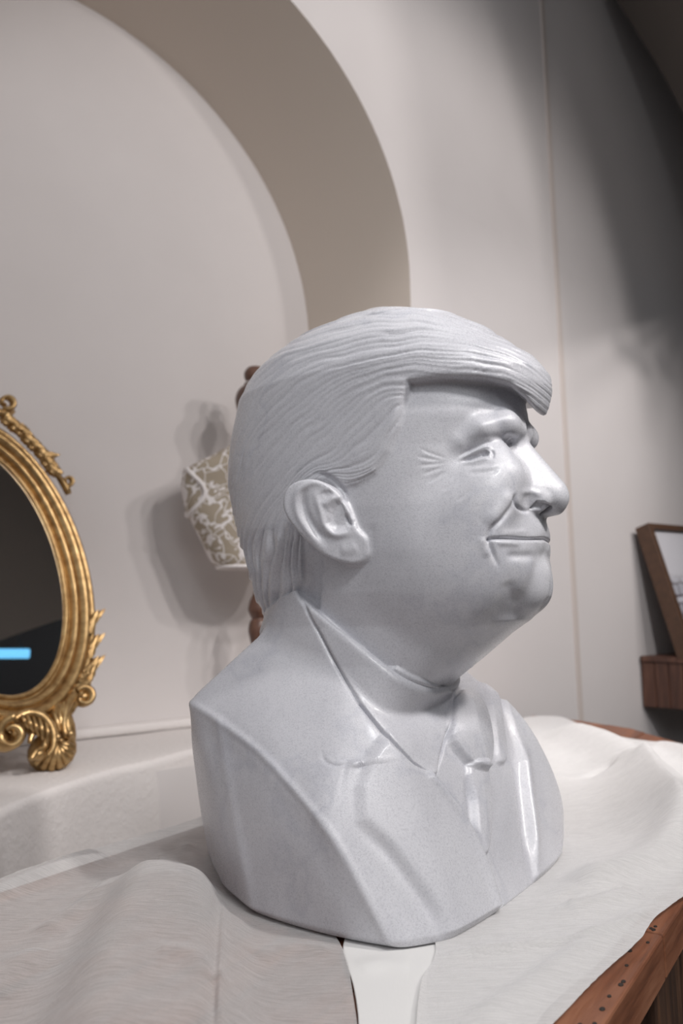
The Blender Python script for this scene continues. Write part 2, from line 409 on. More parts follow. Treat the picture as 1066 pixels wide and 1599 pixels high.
# ---- chisel marks: every brush works on the real surface, mirrored on both sides of the head
HEADM = (BV[:, 2] > .20) & ((BPID <= 2))
_mv = BV.copy(); _mv[HEADM, 1] = np.abs(_mv[HEADM, 1]); _mn = BN.copy(); _mn[HEADM & (BV[:, 1] < 0), 1] *= -1
_W = b2w(_mv); PX = np.stack(proj(_W), 1)
_vd = CPOS-_W; _vd /= np.linalg.norm(_vd, axis=1)[:, None]
_nw = _mn[:, :1]*FD+_mn[:, 1:2]*VD+_mn[:, 2:3]*np.array([0, 0, 1.]); FACE_ = np.clip(((_nw*_vd).sum(1)-.02)*6, 0, 1)
DISP = np.zeros(len(BV))
def pline(poly, w, sel):
    poly = np.asarray(poly, float); lo = poly.min(0)-w*3.2; hi = poly.max(0)+w*3.2
    i = np.where(sel & np.all((PX > lo) & (PX < hi), axis=1) & (FACE_ > 0))[0]
    d = np.full(len(i), 1e9); pr = np.zeros(len(i)); acc = 0.
    for a, b in zip(poly[:-1], poly[1:]):
        e, t = seg_dist(PX[i], a, b); L = np.linalg.norm(b-a); m_ = e < d; d[m_] = e[m_]; pr[m_] = acc+t[m_]*L; acc += L
    return i, d, pr/acc
HEAD_ = HEADM; TORSO_ = ~HEADM
def line(pts, w, depth, sel=None, n=5, taper=True):
    """soft ridge (+) or groove (-), w in photo pixels, depth in metres"""
    i, d, pr = pline(spl(pts, n), w, HEAD_ if sel is None else sel)
    f = np.exp(-(d/w)**2)
    if taper: f = f*smoothstep(.02+pr/.3)*smoothstep(.02+(1-pr)/.3)
    DISP[i] += depth*f*FACE_[i]
def plate(poly, h, soft, sel=None, n=0, dome=0.):
    """area raised by h with edge softness in pixels"""
    poly = spl(poly, n, True) if n else np.asarray(poly, float); lo = poly.min(0)-soft*2; hi = poly.max(0)+soft*2
    i = np.where((HEAD_ if sel is None else sel) & np.all((PX > lo) & (PX < hi), axis=1) & (FACE_ > 0))[0]
    s_ = poly_sd(PX[i], poly); f = smoothstep(.5-s_/soft)
    if dome: f = f*(1-dome+dome*np.sqrt(smoothstep(-s_/(soft*5))))
    DISP[i] += h*f*FACE_[i]; return i[s_ < 0]
# --- eye
line([(712, 716), (728, 706), (745, 698), (762, 691), (777, 690)], 3.2, -.0014)
line([(714, 720), (729, 712), (745, 704.5), (761, 698), (771, 701)], 3.0, .0020)
line([(718, 721.5), (733, 716.5), (750, 710), (765, 706)], 2.3, -.0026)
line([(720, 725), (738, 722), (755, 717.5), (769, 715)], 2.8, .0009)
line([(724, 730), (742, 728), (760, 724), (772, 720)], 3.4, -.0005)
plate([(750, 707), (759, 703.5), (763, 706), (761, 711), (753, 712)], -.0022, 3)
line([(767, 702), (770, 709), (767, 717)], 2.2, -.0014)
line([(728, 734), (748, 733), (768, 730), (782, 724)], 5, .0006)
line([(725, 738), (745, 737), (768, 735), (785, 728)], 5, -.0008)
line([(786, 680), (799, 690), (800, 702)], 6, -.0025)
line([(735, 672), (760, 661), (785, 655), (806, 660)], 8, .0008)
line([(720, 690), (745, 684), (770, 682), (790, 686)], 6, -.0005)
for a in [((652, 698), (672, 708), (698, 716)), ((646, 712), (668, 716), (694, 719)), ((650, 728), (672, 725), (696, 723)), ((656, 742), (674, 735), (694, 728)), ((668, 756), (682, 745), (698, 734)), ((708, 785), (722, 775), (736, 762)), ((690, 768), (704, 757), (714, 745))]:
    line(a, 2.8, -.00032); line([(x+2, y+5) for x, y in a], 3.4, .00018)
# --- nose wing, fold beside the mouth, lips
line([(806, 768), (803, 780), (808, 792), (820, 798), (830, 795)], 3.2, -.0022)
line([(812, 774), (822, 768), (836, 770), (846, 776)], 5, .0012)
line([(808, 764), (798, 789), (784, 809), (768, 826), (763, 843), (767, 858), (774, 876), (782, 894)], 4.0, -.0025)
line([(800, 762), (789, 786), (774, 806), (757, 823)], 11, .0020)
line([(755, 836), (756, 852), (763, 872)], 8, .0010)
line([(762, 843), (771, 841), (798, 841), (824, 842), (858, 842)], 2.6, -.0030, taper=False)
line([(772, 848), (790, 848), (815, 850)], 5, .0014)
line([(775, 834), (800, 832), (830, 829)], 5, .0006)
line([(786, 868), (812, 868), (840, 868)], 7, -.0018)
line([(790, 905), (798, 925), (812, 945)], 12, -.0010)
line([(858, 930), (848, 948), (838, 958)], 2.5, -.0010)
plate([(828, 794), (838, 783), (850, 784), (858, 789), (846, 796)], -.0030, 5)
# --- ear
line([(519, 756), (500, 752), (482, 756), (467, 766), (462, 783), (465, 804), (478, 827), (496, 848), (516, 864)], 5.5, .0016)
line([(484, 764), (475, 775), (476, 795), (485, 815), (500, 836), (518, 850)], 6, -.0025)
line([(488, 762), (494, 778), (500, 798), (507, 822), (522, 835), (541, 833), (556, 828)], 5.5, .0019)
line([(501, 792), (514, 782), (526, 774)], 6, .0013)
line([(504, 765), (510, 773), (517, 765)], 6, -.0010)
plate([(513, 800), (524, 784), (536, 780), (542, 798), (549, 816), (540, 825), (524, 826), (513, 816)], -.0034, 15)
line([(541, 800), (544, 813), (551, 822)], 4.5, -.0026)
line([(518, 792), (514, 806), (520, 822)], 5, .0008)
line([(528, 858), (545, 858), (560, 852)], 9, .0010)
line([(484, 744), (505, 741), (525, 752), (538, 768), (542, 788)], 3.5, -.0022)
line([(577, 815), (580, 840), (576, 868)], 7, -.0008)
# --- hair strands: a flow coordinate fitted to combed lines of the photo
GUIDES = {0: [(866, 596), (840, 568), (800, 546), (700, 514), (600, 505), (500, 525), (430, 555), (385, 600), (362, 680), (354, 750), (358, 800)],
 2.6: [(866, 612), (820, 575), (760, 552), (700, 545), (620, 548), (540, 562), (470, 592), (410, 645), (375, 715), (360, 790), (366, 830)],
 5: [(858, 632), (800, 596), (750, 583), (700, 578), (630, 576), (565, 592), (490, 640), (430, 700), (388, 770), (374, 830), (388, 890)],
 7: [(640, 604), (600, 612), (545, 648), (480, 710), (430, 762), (395, 822), (392, 880), (408, 950)],
 9: [(628, 645), (595, 680), (545, 720), (490, 748), (447, 780), (422, 825), (412, 890), (418, 955)],
 10.6: [(612, 695), (590, 725), (550, 745), (505, 742), (468, 765), (447, 830), (438, 900), (432, 962)],
 12.2: [(600, 730), (560, 760), (500, 770), (470, 800), (466, 850), (465, 905), (450, 950)]}
gp, gv = [], []
for v_, pts in GUIDES.items():
    q = spl(pts, 3); gp.append(q); gv.append(np.full(len(q), v_))
gp = np.concatenate(gp)/100; gv = np.concatenate(gv)
def tps(r2): return r2*np.log(r2+1e-9)
K = tps(((gp[:, None]-gp[None])**2).sum(-1))+np.eye(len(gp))*.02; Pm = np.c_[np.ones(len(gp)), gp]
sol = np.linalg.solve(np.block([[K, Pm], [Pm.T, np.zeros((3, 3))]]), np.r_[gv, np.zeros(3)])
hs = np.where(BPID == 1)[0]; psi = np.zeros(len(hs)); q = PX[hs]/100
for s0 in range(0, len(hs), 40000):
    qq = q[s0:s0+40000]; psi[s0:s0+40000] = tps(((qq[:, None]-gp[None])**2).sum(-1))@sol[:len(gp)]+sol[-3]+qq@sol[-2:]
nzv = np.array([noise.noise(Vector((a*2.2, b*2.2, 3.1))) for a, b in q])
n2 = np.sin(q[:, 0]*3.1+q[:, 1]*2.3)*.25+np.sin(q[:, 1]*4.7-q[:, 0]*1.7+1)*.2
ph = psi+n2*.35
def saw(x): x = x-np.floor(x); return np.abs(np.sin(PI*x))**.7
tuft = smoothstep((q[:, 1]-8.1)/.5)*smoothstep((4.75-q[:, 0])/.2)
topm = smoothstep((5.9-q[:, 1])/.4)
amp = (.0010+.0046*tuft+.0004*topm)*(1-.45*smoothstep((q[:, 0]-8.)/.5))
nzb = np.array([noise.noise(Vector((a*1.1+7, b*1.6, c*.9))) for a, b, c in np.c_[q, psi]])
am2 = np.clip(.55+1.5*nzb, .12, 1.3); am2 = am2*(1-tuft)+tuft
st = (saw(ph*1.05+nzv*.5)-.6)*amp*1.0*am2+(saw(ph*2.3+.3+nzv*.8)-.6)*amp*.5*np.clip(1.1-am2+.3, .2, 1)+(saw(ph*5.3+n2+nzv)-.6)*.00020*am2
fadeh = smoothstep((-poly_sd(BV[hs][:, [0, 2]], HAIRPOLY))/.004)
DISP[hs] += st*np.clip(fadeh, .15, 1)
# --- shirt, tie, jacket
T_ = TORSO_
PART = BPID.copy()
COLLAR = [(478, 942), (520, 978), (560, 1008), (640, 1053), (704, 1078), (699, 1130), (677, 1218), (640, 1192), (600, 1148), (560, 1098), (530, 1045), (500, 985)]
LAPEL = [(605, 1150), (640, 1193), (680, 1217), (722, 1272), (758, 1345), (781, 1420), (702, 1470), (662, 1400), (608, 1328), (562, 1282), (560, 1230), (580, 1180)]
KNOT = [(708, 1084), (736, 1082), (754, 1104), (763, 1140), (765, 1172), (758, 1200), (738, 1200), (716, 1180), (697, 1150), (700, 1110)]
TAIL = [(728, 1196), (758, 1196), (764, 1240), (765, 1300), (756, 1336), (744, 1310), (738, 1250)]
FARLAP = [(770, 1060), (792, 1120), (812, 1190), (824, 1290), (832, 1382), (868, 1352), (882, 1300), (880, 1260), (862, 1200), (830, 1140), (800, 1095)]
FARCOL = [(736, 1040), (748, 1060), (762, 1100), (770, 1150), (775, 1190), (788, 1185), (786, 1140), (778, 1090), (765, 1058)]
JACK = [(478, 948), (500, 990), (530, 1048), (560, 1101), (600, 1151), (640, 1195), (680, 1218), (722, 1272), (758, 1345), (781, 1420), (781, 1500), (250, 1500), (250, 900), (450, 900)]
plate(COLLAR, .0030, 3, T_)
plate(JACK, .0030, 3, T_); line([(298, 1097), (345, 1127), (405, 1173), (452, 1222), (500, 1279), (534, 1330), (565, 1386), (612, 1474)], 6, .0016, T_, taper=False); line([(290, 1120), (335, 1150), (392, 1195), (440, 1245), (487, 1300), (520, 1352), (550, 1402), (590, 1474)], 16, -.0007, T_, taper=False); line([(345, 1128), (360, 1215), (374, 1300), (400, 1424)], 8, .0012, T_, taper=False)
plate(LAPEL, .0034, 26, T_)
ki = plate(KNOT, .0140, 9, T_, 3, .6)
ti = plate(TAIL, .0060, 8, T_, 3, .4)
plate(FARLAP, .0050, 6, T_)
plate(FARCOL, .0055, 7, T_, 3, .3)
line([(478, 950), (500, 988), (530, 1047), (560, 1100), (600, 1150), (640, 1194), (676, 1217)], 3, -.0022, T_)
line([(703, 1084), (700, 1125), (678, 1214)], 3, -.0030, T_)
line([(676, 1214), (700, 1243), (722, 1272), (742, 1308), (758, 1345), (772, 1385), (784, 1428)], 4.5, -.0048, T_, taper=False); line([(668, 1216), (690, 1245), (712, 1275), (732, 1311), (748, 1348), (762, 1388), (772, 1430)], 7, .0030, T_, taper=False)
line([(832, 1378), (826, 1290), (815, 1195), (800, 1140)], 6, .0030, T_)
line([(824, 1372), (818, 1290), (806, 1200), (790, 1140), (782, 1090)], 5, -.0040, T_)
line([(503, 1168), (508, 1190), (530, 1198), (566, 1186)], 3, -.0008, T_)
line([(555, 1282), (602, 1330), (655, 1402), (696, 1462)], 11, -.0020, T_)
line([(725, 1210), (733, 1250), (738, 1300), (750, 1335)], 5, -.0030, T_)
line([(770, 1200), (775, 1250), (772, 1330), (790, 1400)], 10, -.0010, T_)
def inside(poly): return (poly_sd(PX, poly) < 0) & (FACE_ > 0) & T_
PART[(PART == 3)] = 3
shirt_area = [(478, 945), (704, 1078), (736, 1040), (770, 1060), (792, 1120), (812, 1190), (824, 1290), (832, 1382), (781, 1440), (781, 1420), (758, 1345), (722, 1272), (680, 1218), (640, 1195), (600, 1150), (560, 1100), (530, 1046), (500, 987)]
PART[inside(shirt_area) & (PART >= 3)] = 4
PART[ki] = 5; PART[ti] = 5
PART[(BPID == 4) & (BV[:, 1] < -.02) & ~inside(shirt_area)] = 4
# faint tool marks on the cut sides
rough_cut = (PX[:, 1] > 1100) & T_ & (PART == 3)
lowf = np.sin(BV[:, 0]*61+BV[:, 2]*43)*np.sin(BV[:, 1]*57-BV[:, 2]*39)
DISP[rough_cut] += (lowf*smoothstep((PX[:, 1]-1100)/120))[rough_cut]*.0006
DISP *= smoothstep(BV[:, 2]/.006)
BV = BV+BN*DISP[:, None]; BV[HANG[0]] = (BV[HANG[1]]+BV[HANG[2]])/2
BN = vnormals(BV, BQ)
# ---- stone and the split into parts
M_stone = mat('marble', (.62, .62, .66), .42, **{'IOR': 1.5, 'Coat Weight': .16, 'Coat Roughness': .16})
n_, l_, b_ = nodes(M_stone)
t1 = nz(M_stone, 9, 6, .6); t2 = nz(M_stone, 620, 3, .8); t3 = nz(M_stone, 3.2, 5, .65)
r1 = ramp(M_stone, t1.outputs[0], [(.30, (.54, .54, .575)), (.52, (.625, .625, .66)), (.72, (.68, .68, .71))])
r2 = ramp(M_stone, t2.outputs[0], [(.34, (.74, .74, .76)), (.52, (1, 1, 1)), (.72, (1.0, 1.0, 1.0))])
mx = n_.new('ShaderNodeMix'); mx.data_type = 'RGBA'; mx.blend_type = 'MULTIPLY'; mx.inputs[0].default_value = .75
l_.new(r1.outputs[0], mx.inputs[6]); l_.new(r2.outputs[0], mx.inputs[7])
r3 = ramp(M_stone, t3.outputs[0], [(.482, (1, 1, 1)), (.50, (.84, .85, .88)), (.518, (1, 1, 1))])
mx2 = n_.new('ShaderNodeMix'); mx2.data_type = 'RGBA'; mx2.blend_type = 'MULTIPLY'; mx2.inputs[0].default_value = .55
l_.new(mx.outputs[2], mx2.inputs[6]); l_.new(r3.outputs[0], mx2.inputs[7]); l_.new(mx2.outputs[2], b_.inputs['Base Color'])
rr = ramp(M_stone, nz(M_stone, 1400, 2, .8).outputs[0], [(.35, (.42, .42, .42)), (.62, (.17, .17, .17))]); l_.new(rr.outputs[0], b_.inputs['Roughness'])
bump(M_stone, nz(M_stone, 1100, 3, .8).outputs[0], .32, .0006)
bust = empty('marble_bust', tuple(BO), -BYAW, 'carved white marble bust of a smiling man in a suit, on the sheer cloth', 'sculpture')
# bust frame: x forward, y = -V (so that the frame stays right-handed)
names = ['head', 'hair', 'ear', 'jacket', 'shirt_collar', 'tie']
fp = PART[BQ]; fpid = np.array(fp[:, 0])
cnt_ = np.stack([(fp == k).sum(1) for k in range(6)], 1); fpid = cnt_.argmax(1)
def part_from(name, fmask):
    Q = BQ[fmask]; used, inv = np.unique(Q.ravel(), return_inverse=True)
    V = BV[used].copy(); V[:, 1] *= -1; Nn = BN[used].copy(); Nn[:, 1] *= -1
    F_ = inv.reshape(Q.shape)[:, ::-1]
    o = mesh_obj(name, V, F_, M_stone, bust)
    if len(o.data.vertices) == len(V): o.data.normals_split_custom_set_from_vertices([tuple(x) for x in Nn])
    return o
for k, nm in enumerate(names):
    if nm == 'ear':
        cy = BV[BQ].mean(1)[:, 1]; part_from(nm, (fpid == k) & (cy > 0)); part_from(nm, (fpid == k) & (cy <= 0))
    elif (fpid == k).any(): part_from(nm, fpid == k)
print('t bust', round(time.time()-T0, 1))
# ================================================================== THE ROOM
WY = math.radians(36); WN = np.array([-math.sin(WY), math.cos(WY), 0]); WD = np.array([math.cos(WY), math.sin(WY), 0])
CO, CI = 1.36, 1.69                                  # niche wall: front face and recessed face, along WN
KS = CO/1.048
def wp(s, c, z): return s*WD+c*WN+np.array([0, 0, z])
M_wall = mat('plaster_wall', (.62, .575, .565), .75)
n_, l_, b_ = nodes(M_wall)
rw = ramp(M_wall, nz(M_wall, 2.2, 4).outputs[0], [(.3, (.60, .565, .555)), (.7, (.645, .61, .60))]); l_.new(rw.outputs[0], b_.inputs['Base Color'])
bump(M_wall, nz(M_wall, 60, 5).outputs[0], .10, .002)
M_soffit = mat('soffit_paint', (.72, .64, .56), .7); bump(M_soffit, nz(M_soffit, 40, 5).outputs[0], .12, .002)
M_rough = mat('rough_plaster', (.66, .625, .61), .8)
bump(M_rough, nz(M_rough, 75, 8, .62).outputs[0], .42, .006)
M_dark = mat('dark_ceiling_paint', (.14, .12, .105), .8)
# arch profile (s, z): left jamb up, over the circle, right jamb down
def arch(cx, cz, r, zb, n=56):
    return [(cx-r, zb)]+[(cx-r*math.cos(PI*i/n), cz+r*math.sin(PI*i/n)) for i in range(n+1)]+[(cx+r, zb)]
SC_O = (.415*KS, CAMZ+(1.65-CAMZ)*KS, .511*KS); SC_I = (.432, CAMZ+(1.592-CAMZ)*KS, .700)
ZSILL = .800
outer = arch(*SC_O, ZSILL-.02); inner = arch(*SC_I, ZSILL-.02)
# front wall around the opening
bm = bmesh.new()
def bv(p): return bm.verts.new(tuple(p))
top_z = 3.3; sL, sR = -1.6, 1.735
ring = [bv(wp(s, CO, z)) for s, z in outer]
far_ = []
for s, z in outer[1:-1]:
    dx, dz = s-SC_O[0], z-SC_O[1]; k = 1e9
    if dz > 1e-6: k = min(k, (top_z-SC_O[1])/dz)
    if dx > 1e-6: k = min(k, (sR-SC_O[0])/dx)
    if dx < -1e-6: k = min(k, (sL-SC_O[0])/dx)
    far_.append((SC_O[0]+dx*k, SC_O[1]+dz*k))
far_ = [(sL, ZSILL-.02)]+far_+[(sR, ZSILL-.02)]
fv = [bv(wp(s, CO, z)) for s, z in far_]
cornersets = [(sL, top_z), (sR, top_z)]
for i in range(len(ring)-1):
    a, b = far_[i], far_[i+1]; vs = [ring[i], ring[i+1], fv[i+1]]
    if abs(a[0]-b[0]) > 1e-5 and abs(a[1]-b[1]) > 1e-5:
        cs = cornersets[0] if a[0] < SC_O[0] else cornersets[1]; vs.append(bv(wp(cs[0], CO, cs[1])))
    vs.append(fv[i]); bm.faces.new(vs)
q = [bv(wp(s, CO, z)) for s, z in ((sL, ZSILL-.02), (sR, ZSILL-.02), (sR, 0), (sL, 0))]; bm.faces.new(q)
tag(bm_obj('wall_front', bm, M_wall), kind='structure')
bm = bmesh.new(); a_ = [bv(wp(s, CO, z)) for s, z in outer]
NB = 5; rows = [a_]
for k in range(1, NB+1):
    t = k/NB; e = .012*math.exp(-k*1.3)
    rows.append([bv(wp(o[0]*(1-t)+i_[0]*t, CO+(CI-CO)*t, o[1]*(1-t)+i_[1]*t)) for o, i_ in zip(outer, inner)])
for r0, r1 in zip(rows[:-1], rows[1:]):
    for i in range(len(r0)-1): bm.faces.new((r0[i], r0[i+1], r1[i+1], r1[i]))
tag(bm_obj('trim_1', bm, M_soffit, smooth=True), kind='structure')
bm = bmesh.new(); bm.faces.new([bv(wp(s, CI, z)) for s, z in inner]); bmesh.ops.triangulate(bm, faces=bm.faces)
tag(bm_obj('wall_back', bm, M_wall), kind='structure')
# plaster step inside the niche, low along the back wall, and the ledge with its bulging front edge
edge_px = [(-260, 1352), (-120, 1305), (0, 1260), (73, 1231), (160, 1203), (255, 1180), (340, 1160), (470, 1140)]
edge = [atz(x, y, ZSILL) for x, y in edge_px]+[wp(1.25, CO-.01, ZSILL)]
edge = spl(edge, 5)
bm = bmesh.new(); rows = []
for i, p in enumerate(edge):
    s = p@WD; bk = wp(s, CI+.02, ZSILL); row = []
    for t in np.linspace(0, 1, 10): q = bk*(1-t)+p*t; row.append(q)
    # rounded nose then the face falling to the floor
    out = (p-bk)/np.linalg.norm(p-bk)
    for k in range(1, 6):
        a = k/5*PI/2; row.append(p+out*.014*math.sin(a)-np.array([0, 0, .014*(1-math.cos(a))]))
    for dz in (.05, .10, .16, .24, .34, .8-.002): row.append(p+out*(.016+.02*dz)-np.array([0, 0, dz]))
    rows.append([bv(np.array(q)+np.array([0, 0, .0022*noise.noise(Vector(q)*9)])) for q in row])
for r0, r1 in zip(rows[:-1], rows[1:]):
    for i in range(len(r0)-1): bm.faces.new((r0[i], r0[i+1], r1[i+1], r1[i]))
tag(bm_obj('trim_2', bm, M_rough, smooth=True), kind='structure')
bm = bmesh.new()
def box(bm, o, ax, ay, az, bev=0.):
    vs = [bm.verts.new(tuple(np.asarray(o)+ax*i+ay*j+az*k)) for i in (0, 1) for j in (0, 1) for k in (0, 1)]
    fs = [bm.faces.new([vs[i] for i in f]) for f in ((0, 1, 3, 2), (4, 6, 7, 5), (0, 4, 5, 1), (2, 3, 7, 6), (0, 2, 6, 4), (1, 5, 7, 3))]
    if bev: bmesh.ops.bevel(bm, geom=list({e for f in fs for e in f.edges}), offset=bev, segments=2, profile=.5, affect='EDGES')
    return vs
Z3 = np.array([0, 0, 1.])
box(bm, wp(-.28, CI-.028, ZSILL), WD*1.44, WN*.035, Z3*.022, .008)
tag(bm_obj('trim_3', bm, M_rough, smooth=True), kind='structure')
# right part of the wall, the thin vertical moulding at the joint, floor
bm = bmesh.new(); bm.faces.new([bv(wp(s, CO+.004, z)) for s, z in ((1.73, 0), (4.2, 0), (4.2, 3.3), (1.73, 3.3))])
tag(bm_obj('wall_right', bm, M_wall), kind='structure')
bm = bmesh.new(); box(bm, wp(1.735, CO-.004, 0), WD*.018, WN*.012, Z3*3.3, .002)
M_mould = mat('moulding_paint', (.55, .49, .455), .7); tag(bm_obj('trim_4', bm, M_mould), kind='structure')
bm = bmesh.new(); bm.faces.new([bv(p) for p in ((-4, -4, 0), (5, -4, 0), (5, 5, 0), (-4, 5, 0))])
M_floor = mat('floor_tiles', (.16, .145, .13), .5); tag(bm_obj('floor', bm, M_floor), kind='structure')
# neighbouring arch crossing overhead on the right
pts = [aty(x, y, 2.25) for x, y in ((905, -110), (935, -48), (962, 0), (997, 55), (1032, 112), (1066, 175), (1098, 245), (1125, 320), (1145, 420))]
pts = spl(pts, 3)
bm = bmesh.new(); lo_ = [bv(p) for p in pts]; hi_ = [bv((p[0], 1.25, p[2]+.01)) for p in pts]
for i in range(len(pts)-1): bm.faces.new((lo_[i], lo_[i+1], hi_[i+1], hi_[i]))
tops = [bv((p[0]+1.0, p[1], p[2]+1.2)) for p in pts]
for i in range(len(pts)-1): bm.faces.new((lo_[i], tops[i], tops[i+1], lo_[i+1]))
tag(bm_obj('trim_5', bm, M_dark, smooth=False), kind='structure')
# dark far side of the shop (seen only in the mirror)
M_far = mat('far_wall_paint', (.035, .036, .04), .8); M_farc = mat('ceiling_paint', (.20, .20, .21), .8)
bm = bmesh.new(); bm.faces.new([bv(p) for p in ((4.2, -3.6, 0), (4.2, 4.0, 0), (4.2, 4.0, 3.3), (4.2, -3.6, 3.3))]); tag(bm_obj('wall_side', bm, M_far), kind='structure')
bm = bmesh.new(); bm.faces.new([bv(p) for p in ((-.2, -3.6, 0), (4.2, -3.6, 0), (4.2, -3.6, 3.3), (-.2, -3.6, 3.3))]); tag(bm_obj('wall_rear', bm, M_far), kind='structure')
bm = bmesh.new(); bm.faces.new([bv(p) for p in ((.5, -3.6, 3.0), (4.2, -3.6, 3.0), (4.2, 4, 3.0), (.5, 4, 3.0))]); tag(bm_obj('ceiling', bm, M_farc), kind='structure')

# ================================================================== WOODEN TABLE
M_wood = mat('reddish_wood', (.33, .15, .085), .42)
def woodify(m, c0, c1, c2, stretch, scale, rough=(.35, .55), coord='Object'):
    n, l, b = nodes(m); t = nz(m, scale, 8, .68, coord, stretch); r = ramp(m, t.outputs[0], [(.28, c0), (.5, c1), (.74, c2)]); l.new(r.outputs[0], b.inputs['Base Color'])
    r2 = ramp(m, t.outputs[0], [(.3, (rough[0],)*3), (.7, (rough[1],)*3)]); l.new(r2.outputs[0], b.inputs['Roughness']); bump(m, t.outputs[0], .25, .0015)
woodify(M_wood, (.07, .024, .012), (.23, .088, .045), (.38, .175, .10), (14, 1.2, 14), 4.5)
M_wood2 = mat('dark_stained_wood', (.08, .045, .03), .5)
woodify(M_wood2, (.022, .013, .010), (.065, .034, .022), (.17, .085, .045), (18, 18, 1.2), 4.0)
M_hole = mat('nail_stain', (.03, .022, .018), .6)
# table axes: TT along the long side, TN across (towards the right front edge)
_e0 = atz(944, 1599, .8); _e1 = atz(1064, 1415, .8); TT = (_e1-_e0); TT /= np.linalg.norm(TT); TN = np.array([TT[1], -TT[0], 0])
EN = _e0@TN; TROT = math.atan2(-TT[0], TT[1])        # local y = TT, local x = TN
table = empty('display_table', tuple(TN*EN-Z3*0+TT*0), TROT, 'reddish brown wooden display table with vertical plank sides and nailed rim', 'table')
def tl(p): return np.array([p@TN-EN, p@TT, p[2]])
jt = tl(atz(1035, 1459, .8))[1]
far1 = tl(atz(1066, 1160, .8)); far2 = tl(atz(985, 1137, .8)); far3 = tl(atz(905, 1124, .8)); far4 = tl(atz(826, 1116, .8))
lx = min(tl(atz(160, 1320, .8))[0], tl(atz(290, 1290, .8))[0])+.035
outline = [(0, .12), (0, far1[1]-.28), (far1[0], far1[1]), (far2[0], far2[1]), (far3[0], far3[1]), (far4[0], far4[1]), (lx, far4[1]-.12), (lx, .12)]
def lbox(bm, x0, x1, y0, y1, z0, z1, bev=.0015):
    return box(bm, (x0, y0, z0), np.array([x1-x0, 0, 0]), np.array([0, y1-y0, 0]), np.array([0, 0, z1-z0]), bev)
def clip_prism(bm, poly, z0, z1, bev=.0015):
    b = [bm.verts.new((x, y, z0)) for x, y in poly]; t = [bm.verts.new((x, y, z1)) for x, y in poly]
    bm.faces.new(t); bm.faces.new(b[::-1]); m = len(poly)
    for i in range(m): bm.faces.new((b[i], b[(i+1) % m], t[(i+1) % m], t[i]))
    bmesh.ops.recalc_face_normals(bm, faces=bm.faces)
    if bev: bmesh.ops.bevel(bm, geom=bm.edges[:], offset=bev, segments=2, profile=.5, affect='EDGES')
def clip_poly(poly, ax, v, keep_less):
    out = []
    for i in range(len(poly)):
        a, b = poly[i], poly[(i+1) % len(poly)]; ia = (a[ax] <= v) == keep_less or a[ax] == v; ib = (b[ax] <= v) == keep_less or b[ax] == v
        if ia: out.append(a)
        if ia != ib:
            t = (v-a[ax])/(b[ax]-a[ax]); out.append((a[0]+(b[0]-a[0])*t, a[1]+(b[1]-a[1])*t))
    return out
RW = .058
# boards of the top
nb = 5; xs = np.linspace(lx, -RW-.001, nb+1)
for i in range(nb):
    p = clip_poly(clip_poly(outline, 0, xs[i]+.0008, False), 0, xs[i+1]-.0008, True)
    if len(p) > 2:
        bm = bmesh.new(); clip_prism(bm, p, TZ-.022, TZ-.0005-.001*(i % 2)); bm_obj('board', bm, M_wood, table)
p_r = clip_poly(outline, 0, -RW, False)
for y0, y1 in ((.12, jt-.0012), (jt+.0012, 2.6)):
    p = clip_poly(clip_poly(p_r, 1, y0, False), 1, y1, True)
    bm = bmesh.new(); clip_prism(bm, p, TZ-.034, TZ, .002); rim = bm_obj('rim_board', bm, M_wood, table)
    if y0 < .2:
        for px, py in ((905, 1601), (928, 1599), (940, 1576), (951, 1556), (969, 1538), (973, 1533), (978, 1508), (983, 1485), (1011, 1472), (1020, 1452), (1016, 1450), (1023, 1447)):
            h = tl(atz(px, py, TZ)); bm = bmesh.new(); rr = random.uniform(.0013, .0022)
            bmesh.ops.create_cone(bm, cap_ends=True, segments=10, radius1=rr, radius2=rr*.9, depth=.0006, matrix=Matrix.Translation((h[0], h[1], TZ+.0002)) @ Matrix.Diagonal((1, 1.5, 1, 1)))
            bm_obj('nail', bm, M_hole, rim)
# plank sides
y = .13; i = 0
while y < far1[1]-.30:
    w_ = random.uniform(.055, .085); bm = bmesh.new(); x1 = -.020-random.uniform(0, .004)
    lbox(bm, x1-.018, x1, y, y+w_-.003, .02, TZ-.034, .002); bm_obj('plank', bm, M_wood2, table); y += w_; i += 1
def side_planks(a, b, inset=.022):
    a = np.array(a); b = np.array(b); L = np.linalg.norm(b-a); d = (b-a)/L; nrm = np.array([-d[1], d[0]]); k = max(1, int(L/.075))
    for i in range(k):
        p = a+d*(L*i/k+.0015)+nrm*inset; q = a+d*(L*(i+1)/k-.0015)+nrm*inset; bm = bmesh.new()
        box(bm, (p[0], p[1], .02), np.array([*(q-p), 0]), np.array([*(nrm*.016), 0]), Z3*(TZ-.056), .0015); bm_obj('plank', bm, M_wood2, table)
for i in range(1, 7): side_planks(outline[i], outline[i+1])
bm = bmesh.new(); lbox(bm, -.038, -.004, jt-.012, jt+.012, .02, TZ-.036, .003); bm_obj('corner_post', bm, M_wood2, table)

